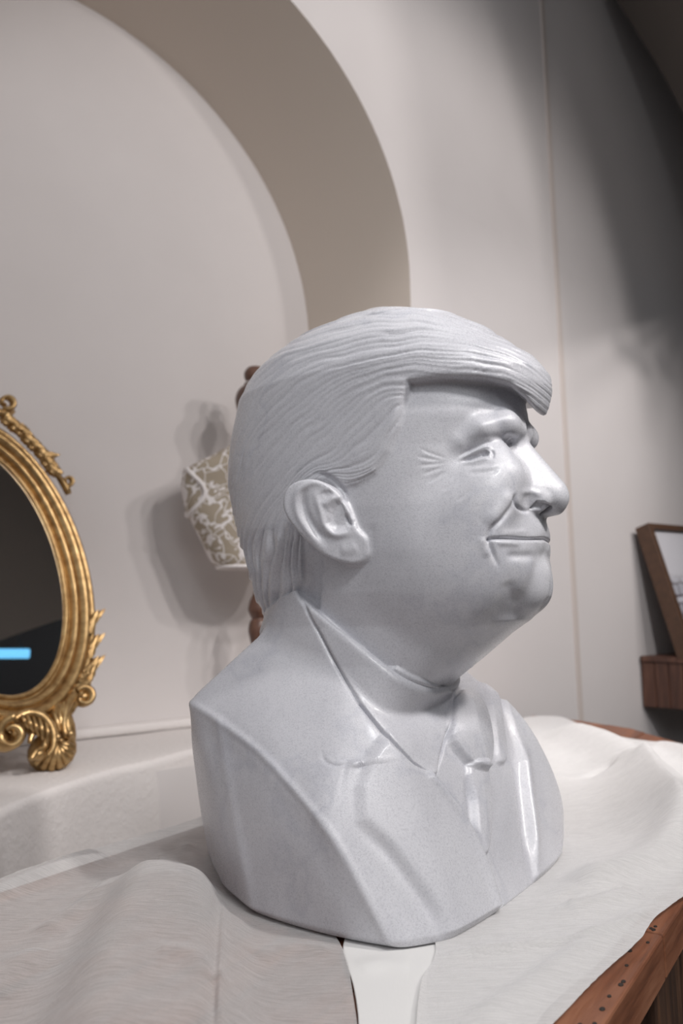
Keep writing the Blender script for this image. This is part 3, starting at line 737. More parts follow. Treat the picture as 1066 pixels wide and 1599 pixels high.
# ================================================================== SHELF AND LEANING PICTURE (right)
shL = 2.012
def on_wall(px, py, c): return atplane(px, py, WN, c)
pA = on_wall(999, 1024, CO); pB = on_wall(1001, 1104, CO)
sS = pA@WD; zt = pA[2]; zb = pB[2]; DSH = .17
M_shelf = mat('brown_shelf_wood', (.10, .05, .035), .5); woodify(M_shelf, (.035, .016, .011), (.10, .043, .028), (.21, .10, .062), (16, 16, 1.3), 5)
shelf = empty('wall_shelf', tuple(wp(sS, CO, zb)), 0, 'thick dark brown wooden wall shelf at the right, below the framed picture', 'shelf')
def toloc(o, p): return np.asarray(p)-np.array(o.location)
bm = bmesh.new(); box(bm, toloc(shelf, wp(sS-.004, CO-DSH-.004, zt-.016)), WD*.9, WN*(DSH+.002), Z3*.016, .002); bm_obj('top_board', bm, M_shelf, shelf)
k = 4
for i in range(k):
    c0 = CO-DSH+DSH*i/k; bm = bmesh.new(); box(bm, toloc(shelf, wp(sS, c0+.0012, zb+random.uniform(0, .002))), WD*.02, WN*(DSH/k-.0024), Z3*(zt-zb-.018), .0015); bm_obj('end_plank', bm, M_shelf, shelf)
for i in range(6):
    bm = bmesh.new(); box(bm, toloc(shelf, wp(sS+.021+i*.145, CO-DSH, zb)), WD*.143, WN*.02, Z3*(zt-zb-.018), .0015); bm_obj('front_plank', bm, M_shelf, shelf)
bm = bmesh.new(); box(bm, toloc(shelf, wp(sS+.02, CO-DSH+.02, zb+.01)), WD*.86, WN*(DSH-.022), Z3*.014); bm_obj('bottom_board', bm, M_shelf, shelf)
# picture: leans back against the wall
M_fr = mat('brown_picture_frame', (.085, .042, .022), .55); woodify(M_fr, (.05, .024, .013), (.085, .042, .023), (.11, .056, .03), (6, 6, 6), 8)
M_pic = mat('printed_picture', (.6, .6, .62), .3); n_, l_, b_ = nodes(M_pic)
tc = n_.new('ShaderNodeTexCoord'); br = n_.new('ShaderNodeTexBrick'); mp = n_.new('ShaderNodeMapping'); l_.new(tc.outputs['Object'], mp.inputs[0]); mp.inputs['Rotation'].default_value = (PI/2, 0, 0)
wn = n_.new('ShaderNodeTexNoise'); wn.inputs['Scale'].default_value = 9; wn.inputs['Detail'].default_value = 4
mxv = n_.new('ShaderNodeMix'); mxv.data_type = 'VECTOR'; mxv.inputs[0].default_value = .06; l_.new(mp.outputs[0], mxv.inputs[4]); l_.new(wn.outputs['Color'], mxv.inputs[5])
br.inputs['Scale'].default_value = 9; br.inputs['Color1'].default_value = (.55, .55, .60, 1); br.inputs['Color2'].default_value = (.30, .30, .34, 1); br.inputs['Mortar'].default_value = (.12, .10, .11, 1); br.inputs['Mortar Size'].default_value = .03
l_.new(mxv.outputs[1], br.inputs[0])
sx = n_.new('ShaderNodeSeparateXYZ'); l_.new(tc.outputs['Object'], sx.inputs[0])
rp = ramp(M_pic, sx.outputs[2], [(.20, (1, 1, 1)), (.24, (0, 0, 0))])
mxp = n_.new('ShaderNodeMix'); mxp.data_type = 'RGBA'; l_.new(rp.outputs[0], mxp.inputs[0]); mxp.inputs[6].default_value = (.62, .61, .64, 1); l_.new(br.outputs[0], mxp.inputs[7]); l_.new(mxp.outputs[2], b_.inputs['Base Color'])
fH = .385; lean = math.radians(16); fW = .46; fT = .046
foot = wp(sS-.004, CO-.050-fH*math.sin(lean)-.006, zt)
pic = empty('framed_picture', tuple(foot), 0, 'brown framed pale picture leaning back on the dark wall shelf', 'picture')
FX = WD; FZ = Z3*math.cos(lean)+WN*math.sin(lean); FN = -WN*math.cos(lean)+Z3*math.sin(lean)  # FN faces the room
Mx = Matrix(((FX[0], -FN[0], FZ[0], foot[0]), (FX[1], -FN[1], FZ[1], foot[1]), (FX[2], -FN[2], FZ[2], foot[2]+.003), (0, 0, 0, 1)))
pic.matrix_world = Mx
for nm, a in (('side_rail', (0, .018, 0, fH)), ('side_rail', (fW-.018, fW, 0, fH)), ('bottom_rail', (.018, fW-.018, 0, .018)), ('top_rail', (.018, fW-.018, fH-.018, fH))):
    bm = bmesh.new(); box(bm, (a[0], 0, a[2]), np.array([a[1]-a[0], 0, 0]), np.array([0, fT, 0]), np.array([0, 0, a[3]-a[2]]), .0015); bm_obj(nm, bm, M_fr, pic)
bm = bmesh.new(); box(bm, (.018, .012, .018), np.array([fW-.036, 0, 0]), np.array([0, .004, 0]), np.array([0, 0, fH-.036])); bm_obj('print', bm, M_pic, pic)
bm = bmesh.new(); box(bm, (.015, .018, .015), np.array([fW-.03, 0, 0]), np.array([0, .008, 0]), np.array([0, 0, fH-.03])); bm_obj('backing_board', bm, M_wood2, pic)
# ================================================================== GILDED OVAL MIRROR on the ledge
M_gold = mat('gilded_wood', (.62, .40, .16), .36, .85)
n_, l_, b_ = nodes(M_gold)
geo = n_.new('ShaderNodeNewGeometry')
rg = ramp(M_gold, nz(M_gold, 60, 5, .6).outputs[0], [(.30, (.26, .15, .06)), (.5, (.46, .30, .135)), (.75, (.60, .42, .21))]); l_.new(rg.outputs[0], b_.inputs['Base Color'])
bump(M_gold, nz(M_gold, 160, 4).outputs[0], .18, .0015)
M_glass = mat('mirror_glass', (.86, .88, .88), .015, 1.0)
MB_ = atz(75, 1203, ZSILL)
a_ = math.radians(-30); L_ = math.radians(20)
MN = np.array([math.cos(a_)*math.cos(L_), math.sin(a_)*math.cos(L_), math.sin(L_)]); MX = np.array([-math.sin(a_), math.cos(a_), 0]); MY = np.cross(MN, MX)
if MY[2] < 0: MY = -MY
def mpt(px, py, off=.012):                          # picture -> mirror plane (x, y, n)
    r = ray(px, py); B_ = MB_+MN*off; t = ((B_-CPOS)@MN)/(r@MN); q = CPOS+r*t-MB_; return np.array([q@MX, q@MY, off])
mirror = empty('oval_mirror', (0, 0, 0), 0, 'gold ornate oval mirror with carved scrolls leaning on the white ledge', 'mirror')
SX = np.cross(MY, MN)
mirror.matrix_world = Matrix(((SX[0], MY[0], MN[0], MB_[0]), (SX[1], MY[1], MN[1], MB_[1]), (SX[2], MY[2], MN[2], MB_[2]), (0, 0, 0, 1)))
sgn = 1 if SX@MX > 0 else -1
ECX, ECY, EA, EB = -.034, .367, .150, .236; MIRX = ECX
def sweep_ellipse(profile, n=160):
    V, Fq = [], []
    for i in range(n):
        t = 2*PI*i/n; c, s = math.cos(t), math.sin(t)
        # outward normal of the ellipse
        nx, ny = c/EA, s/EB; L = math.hypot(nx, ny); nx /= L; ny /= L
        for r, h in profile: V.append((sgn*(ECX+EA*c+nx*r), ECY+EB*s+ny*r, h))
    m = len(profile)
    for i in range(n):
        for j in range(m-1): Fq.append((i*m+j, i*m+j+1, ((i+1) % n)*m+j+1, ((i+1) % n)*m+j))
    return V, Fq
def prof(pts, k=4): return [tuple(p) for p in spl(pts, k)]
V, Fq = sweep_ellipse(prof([(-.001, .001), (.002, .006), (.006, .0065), (.009, .003), (.012, .003)], 3)); mesh_obj('inner_bead', V, Fq, M_gold, mirror)
V, Fq = sweep_ellipse([(r*1.16, h) for r, h in prof([(.0105, .001), (.013, .012), (.018, .016), (.022, .013), (.0235, .008), (.026, .014), (.031, .021), (.037, .022), (.041, .016), (.043, .010), (.046, .015), (.051, .017), (.056, .012), (.058, .004), (.057, -.010), (.05, -.012)], 3)]); mesh_obj('frame', V, Fq, M_gold, mirror)
V, Fq = [(sgn*ECX, ECY, .0015)], []
for i in range(96):
    t = 2*PI*i/96; V.append((sgn*(ECX+(EA+.002)*math.cos(t)), ECY+(EB+.002)*math.sin(t), .0015))
for i in range(96): Fq.append((0, 1+i, 1+(i+1) % 96))
mesh_obj('mirror_glass', V, Fq, M_glass, mirror, smooth=False)
V, Fq = [(sgn*ECX, ECY, -.012)], []
for i in range(96):
    t = 2*PI*i/96; V.append((sgn*(ECX+(EA+.052)*math.cos(t)), ECY+(EB+.052)*math.sin(t), -.012))
for i in range(96): Fq.append((0, 1+(i+1) % 96, 1+i))
mesh_obj('back_panel', V, Fq, M_gold, mirror, smooth=False)
def tube_mesh(pts, rad, seg=10, flat=1.0, caps=True):
    pts = np.asarray(pts, float); n = len(pts); V, Fq = [], []; rad = np.broadcast_to(np.asarray(rad, float), (n,))
    T = np.gradient(pts, axis=0); T /= np.linalg.norm(T, axis=1)[:, None]+1e-12
    up = np.array([0, 0, 1.])
    for i in range(n):
        u = up if abs(T[i]@up) < .95 else np.array([0, 1., 0]); x = np.cross(T[i], u); x /= np.linalg.norm(x); y = np.cross(x, T[i])
        for k in range(seg):
            a = 2*PI*k/seg; V.append(pts[i]+rad[i]*(math.cos(a)*x+math.sin(a)*y*flat))
    for i in range(n-1):
        for k in range(seg): Fq.append((i*seg+k, i*seg+(k+1) % seg, (i+1)*seg+(k+1) % seg, (i+1)*seg+k))
    if caps:
        V.append(pts[0]); V.append(pts[-1]); a, b = len(V)-2, len(V)-1
        for k in range(seg): Fq.append((a, (k+1) % seg, k)); Fq.append((b, (n-1)*seg+k, (n-1)*seg+(k+1) % seg))
    return V, Fq
def both(name, V, Fq, mirror_copy=True):
    V = np.asarray(V, float)
    for m_ in ((0, 1) if mirror_copy else (0,)):
        W = V.copy()
        if m_: W[:, 0] = 2*MIRX-W[:, 0]
        W[:, 0] *= sgn; F2 = [f[::-1] if (sgn < 0) != bool(m_) else f for f in Fq]
        mesh_obj(name, [tuple(p) for p in W], F2, M_gold, mirror)
def tubes(name, pxs, r, n=6, off=.014, flat=1., cp=True, offs=None):
    p = np.array([mpt(x, y, off if offs is None else offs[i]) for i, (x, y) in enumerate(pxs)]); p = spl(p, n)
    rr = np.interp(np.linspace(0, 1, len(p)), np.linspace(0, 1, len(r)), r); both(name, *tube_mesh(p, rr, 10, flat), cp)
def lump(c, r, seg=12, axis=None):
    """ellipsoid; axis = long direction in the mirror plane"""
    c = np.asarray(c, float); r = np.asarray(r, float); d = np.array([1, 0, 0.]) if axis is None else np.asarray(axis, float)/np.linalg.norm(axis)
    e = np.cross([0, 0, 1.], d); e /= np.linalg.norm(e); f = np.cross(d, e); V, Fq = [], []; m = seg//2
    for i in range(m+1):
        t = PI*i/m
        for k in range(seg):
            a = 2*PI*k/seg; V.append(c+d*r[0]*math.cos(t)+e*r[1]*math.sin(t)*math.cos(a)+f*r[2]*math.sin(t)*math.sin(a))
    for i in range(m):
        for k in range(seg): Fq.append((i*seg+k, i*seg+(k+1) % seg, (i+1)*seg+(k+1) % seg, (i+1)*seg+k))
    return V, Fq
def leaf(name, base, tip, w, h=.006, curl=.006, cp=True, veins=True):
    """carved leaf with a keel and a scalloped edge"""
    b = np.asarray(base, float); t = np.asarray(tip, float); d = t-b; L = np.linalg.norm(d); d /= L; e = np.cross([0, 0, 1.], d); e /= np.linalg.norm(e)
    V, Fq = [], []; n, m = 12, 8
    for i in range(n+1):
        s = i/n; wd = w*math.sin(PI*min(1, .12+s*.88))**.7*(1+.16*math.cos(s*PI*7))
        for j in range(m+1):
            q = j/m*2-1; z = h*(1-q*q)**.5+.0022*math.cos(q*PI*3) if veins else h*(1-q*q)**.5
            V.append(b+d*L*s+e*wd*q+np.array([0, 0, z+curl*s*s*2]))
    for i in range(n):
        for j in range(m): Fq.append((i*(m+1)+j, i*(m+1)+j+1, (i+1)*(m+1)+j+1, (i+1)*(m+1)+j))
    k0 = len(V); V += [v-np.array([0, 0, h+.002]) for v in V]; Fq += [tuple(k0+x for x in f[::-1]) for f in Fq]
    both(name, V, Fq, cp)
def scroll(cx, cy, r, w, turns=1.6, start=0., dirn=1, off=.016, cp=True, lift=.012):
    c = mpt(cx, cy, off); n = 44; pts, rad = [], []
    for i in range(n):
        s = i/(n-1); a = start+dirn*turns*2*PI*s; rr = r*(1-.78*s); pts.append(c+np.array([rr*math.cos(a), rr*math.sin(a), lift*s])); rad.append(w*(1-.45*s))
    both('scroll', *tube_mesh(pts, rad, 10, 1.5), cp); both('bead', *lump(c+np.array([0, 0, lift]), (w*.95,)*3), cp)
PXM = .00092*1.22
# the carved feet curl forward: their scrolls lie in a plane turned 45 degrees towards the room
MIRX = -.130; U_ = .00117; FP0 = mpt(84, 1160, .018)
def fpt(px, py, lift=0.):
    r = ray(px, py); nl = np.array([-.7071, 0, .7071]); P0 = MB_+MX*FP0[0]+MY*FP0[1]+MN*FP0[2]; nw = MX*nl[0]+MN*nl[2]
    t = ((P0-CPOS)@nw)/(r@nw)+0; q = CPOS+r*t-MB_; return np.array([q@MX, q@MY, q@MN])+nl*lift
def ftube(name, pxs, r, lift, flat=1., n=5):
    f_ = fpt if name == 'foot_lobe' else (lambda x, y, l: mpt(x, y, l+.022))
    p = spl(np.array([f_(x, y, lift if np.isscalar(lift) else lift[i]) for i, (x, y) in enumerate(pxs)]), n)
    both(name, *tube_mesh(p, np.interp(np.linspace(0, 1, len(p)), np.linspace(0, 1, len(r)), r)*U_, 10, flat))
def flump(name, px, py, rx, ry, rz, lift): both(name, *lump(fpt(px, py, lift), np.array([rx, rz, ry])*U_, 16, (.7071, 0, .7071)))
flump('foot_block', 80, 1172, 34, 20, 30, -.012)
flump('foot_block', 96, 1135, 18, 16, 38, -.014)
for x, y in ((56, 1196), (68, 1203), (81, 1205), (94, 1202), (105, 1194), (112, 1183), (114, 1171)):
    ftube('foot_lobe', [(93, 1160), ((93+x)/2, (1160+y)/2-1), (x, y-3)], [2.5, 5.5, 5.5], [.014, .016, .006])
flump('bead', 91, 1154, 6.5, 6.5, 6.5, .024); flump('bead', 111, 1147, 5, 5, 5, .012)
ftube('stem', [(116, 1086), (106, 1100), (101, 1118), (100, 1136), (104, 1150), (113, 1152)], [7, 5, 4.2, 4.5, 5, 3], [.004, .010, .014, .016, .016, .012])
ftube('stem', [(22, 1124), (42, 1114), (62, 1117), (77, 1131), (84, 1150), (82, 1170), (74, 1180)], [5, 7, 7.5, 6.5, 5, 4, 2.5], [.006, .012, .016, .020, .022, .020, .016])
ftube('stem', [(46, 1160), (52, 1144), (64, 1141), (71, 1152), (68, 1167), (56, 1174), (48, 1186)], [3, 5, 5.5, 5, 4.5, 5, 4], .012)
both('bead', *lump(mpt(60, 1178, .030), (.012, .010, .010)))
for i in range(5): ftube('acanthus_leaf', [(34+i*9, 1117+i*1.5), (38+i*9, 1126+i*4), (46+i*7, 1138+i*6)], [2, 3.6, 1.6], [.018, .024, .018])
for i in range(4): ftube('acanthus_leaf', [(76+i*8, 1122-i*9), (84+i*5, 1132-i*6), (90+i*3, 1148-i*5)], [1.6, 3.4, 2.4], [.008, .012, .012])
def volute(px, py, R0, w0, turns, start, dirn, lift, grow=.62):
    c = mpt(px, py, .02+lift); n = 46; pts, rad = [], []; nl = np.array([-.7071, 0, .7071])
    for i in range(n):
        s = i/(n-1); a = start+dirn*turns*2*PI*s; rr = R0*(1-grow*s)*U_
        pts.append(c+np.array([.7071, 0, .7071])*rr*math.cos(a)+np.array([0, 1, 0])*rr*math.sin(a)+nl*.008*s); rad.append(w0*(1-.55*s)*U_)
    both('scroll', *tube_mesh(pts, rad, 12, 1.7))
volute(16, 1148, 20, 9.5, 1.15, math.radians(60), 1, .010); both('bead', *lump(mpt(27, 1146, .040), (.0095, .0095, .0095))); both('foot_block', *lump(mpt(14, 1144, .008), (.032, .027, .018)))
volute(130, 1090, 14, 6.5, 1.1, math.radians(110), -1, .004); both('bead', *lump(mpt(131, 1088, .026), (.008, .008, .008)))
leaf('acanthus_leaf', mpt(112, 1096, .016), mpt(136, 1064, .012), .016, .008, .002)
leaf('acanthus_leaf', mpt(100, 1116, .016), mpt(120, 1082, .014), .014, .008, .002)
MIRX = ECX
# spiky leaves on the right flank
for y in (952, 990, 1024):
    leaf('acanthus_leaf', mpt(143, y+24, .008), mpt(157, y+2, .008), .0060, .006, .004); leaf('acanthus_leaf', mpt(138, y+40, .012), mpt(146, y+4, .012), .0085, .008, .003)
    both('bead', *lump(mpt(147, y+14, .016), (.006, .0045, .005)))
leaf('acanthus_leaf', mpt(122, 1068, .014), mpt(142, 1036, .012), .010, .008, .002)
for x, y in ((132, 1048), (140, 1042), (128, 1058), (138, 1052)): both('bead', *lump(mpt(x, y, .020), (.0052, .004, .004)))
# garland towards the top, scrolls
for i, (x, y) in enumerate([(14, 655), (24, 664), (36, 672), (45, 684), (55, 694), (66, 706), (76, 720), (84, 732)]):
    leaf('acanthus_leaf', mpt(x-7, y-8, .014), mpt(x+9, y+11, .014), .0105, .008, .002)
    both('bead', *lump(mpt(x-6+3*(i % 2), y+6, .022), (.007, .0048, .0048), 10, (1, -1, 0)))
leaf('acanthus_leaf', mpt(66, 706, .012), mpt(85, 716, .012), .006, .006, .006)
tubes('stem', [(78, 730), (88, 740), (97, 752), (104, 764), (107, 772)], [.004, .0055, .0075, .008, .006], offs=[.016, .014, .010, .008, .006])
FP0 = mpt(106, 752, .008)
volute(106, 752, 8.5, 4.2, 1.0, math.radians(-120), 1, -.012)
tubes('stem', [(-16, 632), (-4, 642), (8, 646), (20, 642)], [.006, .008, .009, .006], offs=[.014]*4)
FP0 = mpt(10, 630, .014)
volute(10, 630, 13, 5.5, 1.1, math.radians(-120), 1, 0.)
tubes('stem', [(-50, 622), (-36, 600), (-20, 600), (-12, 616)], [.012, .012, .010, .006], cp=True)
leaf('crest_leaf', np.array([ECX, ECY+EB+.045, .012]), np.array([ECX, ECY+EB+.115, .012]), .030, .014, .004, cp=False)

# ================================================================== LACE DISPLAY TORSO on a turned stand
M_lace = mat('lace_over_linen', (.7, .66, .62), .7); n_, l_, b_ = nodes(M_lace)
tc = n_.new('ShaderNodeTexCoord')
wn = n_.new('ShaderNodeTexNoise'); wn.inputs['Scale'].default_value = 14; wn.inputs['Detail'].default_value = 2; l_.new(tc.outputs['Object'], wn.inputs[0])
mv = n_.new('ShaderNodeMix'); mv.data_type = 'VECTOR'; mv.inputs[0].default_value = .10; l_.new(tc.outputs['Object'], mv.inputs[4]); l_.new(wn.outputs['Color'], mv.inputs[5])
vo = n_.new('ShaderNodeTexVoronoi'); vo.inputs['Scale'].default_value = 10; vo.inputs['Randomness'].default_value = .9; l_.new(mv.outputs[1], vo.inputs['Vector'])
v2 = n_.new('ShaderNodeTexVoronoi'); v2.feature = 'DISTANCE_TO_EDGE'; v2.inputs['Scale'].default_value = 30; l_.new(mv.outputs[1], v2.inputs['Vector'])
def mth(op, a, b=None, c=None):
    m = n_.new('ShaderNodeMath'); m.operation = op
    for i, x in enumerate((a, b, c)):
        if x is None: continue
        if isinstance(x, (int, float)): m.inputs[i].default_value = x
        else: l_.new(x, m.inputs[i])
    return m.outputs[0]
petal = mth('LESS_THAN', vo.outputs['Distance'], mth('MULTIPLY_ADD', nz(M_lace, 55, 2).outputs[0], .70, .26))
holes = mth('GREATER_THAN', v2.outputs['Distance'], .16)
ring_ = mth('GREATER_THAN', mth('SINE', mth('MULTIPLY', vo.outputs['Distance'], 30.0)), -.45)
thread = mth('MULTIPLY', petal, ring_)
lm = mth('MAXIMUM', thread, mth('LESS_THAN', v2.outputs['Distance'], .035))
cm = n_.new('ShaderNodeMix'); cm.data_type = 'RGBA'; l_.new(lm, cm.inputs[0]); cm.inputs[6].default_value = (.38, .32, .245, 1); cm.inputs[7].default_value = (.80, .76, .75, 1)
l_.new(cm.outputs[2], b_.inputs['Base Color']); bump(M_lace, lm, .6, .0012)
M_trim = mat('white_lace_edging', (.80, .76, .75), .7); bump(M_trim, nz(M_trim, 400, 3).outputs[0], .5, .001)
M_turn = mat('turned_walnut', (.11, .055, .038), .35); woodify(M_turn, (.06, .026, .018), (.125, .062, .042), (.19, .10, .07), (10, 10, 2), 6, (.28, .42))
M_string = mat('white_string', (.75, .72, .70), .8)
MC = atplane(404, 900, WN, 1.545); KM = (MC-CPOS)@CFW/FPX
form = empty('display_torso', (MC[0], MC[1], ZSILL), math.radians(24), 'white lace covered torso form with wooden ball finial behind the marble bust', 'mannequin')
def zrow(py): r = ray(404, py); return (CPOS+r*MC[1]/r[1])[2]-ZSILL
rows_ = [(676, 30, 29), (690, 33, 30), (697, 44, 34), (714, 72, 40), (726, 96, 43), (735, 110, 44), (747, 119, 43), (760, 121, 41), (776, 120, 40), (792, 117, 40), (806, 113, 41), (827, 101, 43), (845, 91, 43), (860, 84, 42), (875, 76, 41), (886, 65, 38)]
zz = spl([(zrow(y), a*KM, b*KM) for y, a, b in rows_], 4)
V, Fq = [], []; seg = 56
def ring_pts(z, a, b, n=2.5):
    out = []
    for k in range(seg):
        t = 2*PI*k/seg; c, s = math.cos(t), math.sin(t); out.append((a*math.copysign(abs(c)**(2/n), c), b*math.copysign(abs(s)**(2/n), s)-.0*z, z))
    return out
for z, a, b in zz: V += ring_pts(z, a, b)
m = len(zz)
for i in range(m-1):
    for k in range(seg): Fq.append((i*seg+k, i*seg+(k+1) % seg, (i+1)*seg+(k+1) % seg, (i+1)*seg+k)[::-1])
V.append((0, 0, zz[-1][0])); Fq += [(len(V)-1, (m-1)*seg+k, (m-1)*seg+(k+1) % seg) for k in range(seg)]
mesh_obj('torso', V, Fq, M_lace, form)
def loop_tube(name, pts, r, mt, parent):
    pts = np.asarray(pts, float); n = len(pts); V, Fq = [], []; c = pts.mean(0)
    T = np.roll(pts, -1, 0)-np.roll(pts, 1, 0); T /= np.linalg.norm(T, axis=1)[:, None]
    for i in range(n):
        u = pts[i]-c; u -= T[i]*(u@T[i]); u /= np.linalg.norm(u); w_ = np.cross(T[i], u)
        for k in range(8): V.append(pts[i]+r*(math.cos(k*PI/4)*u+math.sin(k*PI/4)*w_))
    for i in range(n):
        for k in range(8): Fq.append((i*8+k, i*8+(k+1) % 8, ((i+1) % n)*8+(k+1) % 8, ((i+1) % n)*8+k))
    return mesh_obj(name, V, Fq, mt, parent)
z, a, b = zz[-1]; loop_tube('hem_edging', ring_pts(z, a, b), .0042, M_trim, form)
# armhole plates and their edging
for sx_ in (-1, 1):
    zc = zrow(774); el = []
    for k in range(32):
        t = 2*PI*k/32; zq = zc+math.sin(t)*36*KM; yq = math.cos(t)*30*KM
        aw = np.interp(zq, zz[::-1, 0], zz[::-1, 1]); bw = np.interp(zq, zz[::-1, 0], zz[::-1, 2]); xq = aw*(1-min(.98, abs(yq)/bw)**2.5)**(1/2.5)
        el.append((sx_*(xq+.001), yq, zq))
    loop_tube('armhole_edging', el, .0048, M_trim, form)
def lathe_z(name, pts, mt, parent, seg=28, cx=0.):
    V, Fq = [], []
    for z, r in pts:
        for k in range(seg): t = 2*PI*k/seg; V.append((cx+r*math.cos(t), r*math.sin(t), z))
    for i in range(len(pts)-1):
        for k in range(seg): Fq.append((i*seg+k, i*seg+(k+1) % seg, (i+1)*seg+(k+1) % seg, (i+1)*seg+k))
    V.append((cx, 0, pts[0][0])); V.append((cx, 0, pts[-1][0])); A_, B_ = len(V)-2, len(V)-1
    for k in range(seg): Fq.append((A_, (k+1) % seg, k)); Fq.append((B_, (len(pts)-1)*seg+k, (len(pts)-1)*seg+(k+1) % seg))
    return mesh_obj(name, V, Fq, mt, parent)
def lz(rows_): return [tuple(p) for p in spl([(zrow(y), r*KM) for y, r in rows_], 4)]
fin = lathe_z('finial', lz([(682, 26), (668, 22), (655, 23), (640, 29), (625, 32), (612, 28), (604, 20), (600, 15.5), (596, 15), (590, 17.5), (583, 17.5), (576, 13), (573.5, 7), (572.6, 1)]), M_turn, form, cx=-4*KM)
loop_tube('string', [(16.5*KM*math.cos(t)-4*KM, 16.5*KM*math.sin(t), zrow(600)) for t in np.linspace(0, 2*PI, 28, endpoint=False)], .0022, M_string, form)
zb_ = 0.0
post = [(zrow(884), .016), (zrow(905), .012), (zrow(925), .012), (zrow(938), .020), (zrow(952), .024), (zrow(962), .019), (zrow(966), .016), (zrow(972), .021), (zrow(985), .024), (zrow(1000), .020), (zrow(1020), .014)]
zlast = post[-1][0]
if zlast > .05: post += [(zlast*.55, .016), (.03, .018)]
lathe_z('stand_post', [tuple(p) for p in spl(post, 4)], M_turn, form)
lathe_z('stand_base', [(.030, .018), (.026, .032), (.018, .048), (.012, .062), (.006, .066), (.0005, .066)], M_turn, form)

# ================================================================== CLOTHS
def cloth_mat(name, col, alpha, stripes=True, rough=.42):
    m = mat(name, col, rough, **{'Sheen Weight': .35, 'Sheen Roughness': .4, 'Specular IOR Level': .6}); n, l, b = nodes(m)
    g = nz(m, 1500, 2, .9); st = nz(m, 1.0, 2, .6, 'Object', (120, 1500, 60)); fine = nz(m, 1, 2, .6, 'Object', (40, 800, 40))
    add = n.new('ShaderNodeMath'); add.operation = 'ADD'; l.new(st.outputs[0], add.inputs[0]); l.new(fine.outputs[0], add.inputs[1])
    bp1 = bump(m, add.outputs[0], .12, .0005); bump(m, g.outputs[0], .8, .0010, bp1)
    rr = ramp(m, g.outputs[0], [(.52, (rough,)*3), (.70, (.12,)*3)]); l.new(rr.outputs[0], b.inputs['Roughness'])
    if alpha < 1:
        lw = n.new('ShaderNodeLayerWeight'); lw.inputs[0].default_value = .5; ar = ramp(m, add.outputs[0], [(.38, (max(0, alpha-.10),)*3), (.62, (min(1, alpha+.08),)*3)]); sc = n.new('ShaderNodeMath'); sc.operation = 'MULTIPLY'; sc.inputs[1].default_value = .5
        l.new(add.outputs[0], sc.inputs[0]); l.new(sc.outputs[0], ar.inputs[0]); fa = n.new('ShaderNodeMath'); fa.operation = 'MULTIPLY_ADD'; fa.inputs[1].default_value = .42; fa.use_clamp = True; l.new(lw.outputs['Facing'], fa.inputs[0]); l.new(ar.outputs[0], fa.inputs[2]); l.new(fa.outputs[0], b.inputs['Alpha'])
    return m
M_sheer = cloth_mat('sheer_organza', (.80, .78, .77), .36, rough=.34)
M_sheer2 = cloth_mat('sheer_organza_right', (.88, .86, .85), .62, rough=.34)
M_satin = mat('white_cotton', (.78, .77, .755), .6); bump(M_satin, nz(M_satin, 1, 4, .6, 'Object', (500, 90, 60)).outputs[0], .15, .0006)
def wl(pts, z=.806): return np.array([atz(x, y, z)[:2] for x, y in pts])
def resample(c, n):
    c = spl(c, 8); d = np.r_[0, np.cumsum(np.linalg.norm(np.diff(c, axis=0), axis=1))]; t = np.linspace(0, d[-1], n); return np.stack([np.interp(t, d, c[:, 0]), np.interp(t, d, c[:, 1])], 1)
def coons(top, right, bottom, left, nu, nv):
    T = resample(top, nu); B = resample(bottom, nu); Lf = resample(left, nv); Rt = resample(right, nv)
    u = np.linspace(0, 1, nu)[None, :, None]; v = np.linspace(0, 1, nv)[:, None, None]
    return (1-v)*T[None]+v*B[None]+(1-u)*Lf[:, None]+u*Rt[:, None]-((1-u)*(1-v)*T[0]+u*(1-v)*T[-1]+(1-u)*v*B[0]+u*v*B[-1])
def fold_h(X, folds):
    h = np.zeros(len(X))
    for pts, w1, w2, amp in folds:                   # crest line, widths on either side, height
        c = spl(wl(pts), 5); best = np.full(len(X), 1e9); sd = np.zeros(len(X)); en = np.zeros(len(X)); acc = 0; tot = np.linalg.norm(np.diff(c, axis=0), axis=1).sum()
        for a, b in zip(c[:-1], c[1:]):
            d, t = seg_dist(X, a, b); L = np.linalg.norm(b-a); m_ = d < best; best[m_] = d[m_]
            cr = (b[0]-a[0])*(X[:, 1]-a[1])-(b[1]-a[1])*(X[:, 0]-a[0]); sd[m_] = cr[m_]; en[m_] = (acc+t[m_]*L)/tot; acc += L
        w_ = np.where(sd > 0, w1, w2); h += amp*np.exp(-(best/w_)**2)*smoothstep(.35+en*5)*smoothstep(.35+(1-en)*5)
    return h
FOOT = spl(np.array([b2w(p)[:2] for p in [np.array(x) for x in [G(325, 1330), G(345, 1375), G(400, 1427), G(470, 1450), G(540, 1467), G(625, 1481), G(700, 1469), G(780, 1421), G(830, 1382), G(868, 1352), G(880, 1310)]]]+[b2w(np.array([p[0], 2*V0-p[1], 0]))[:2] for p in near[:6][::-1]]), 2, True)
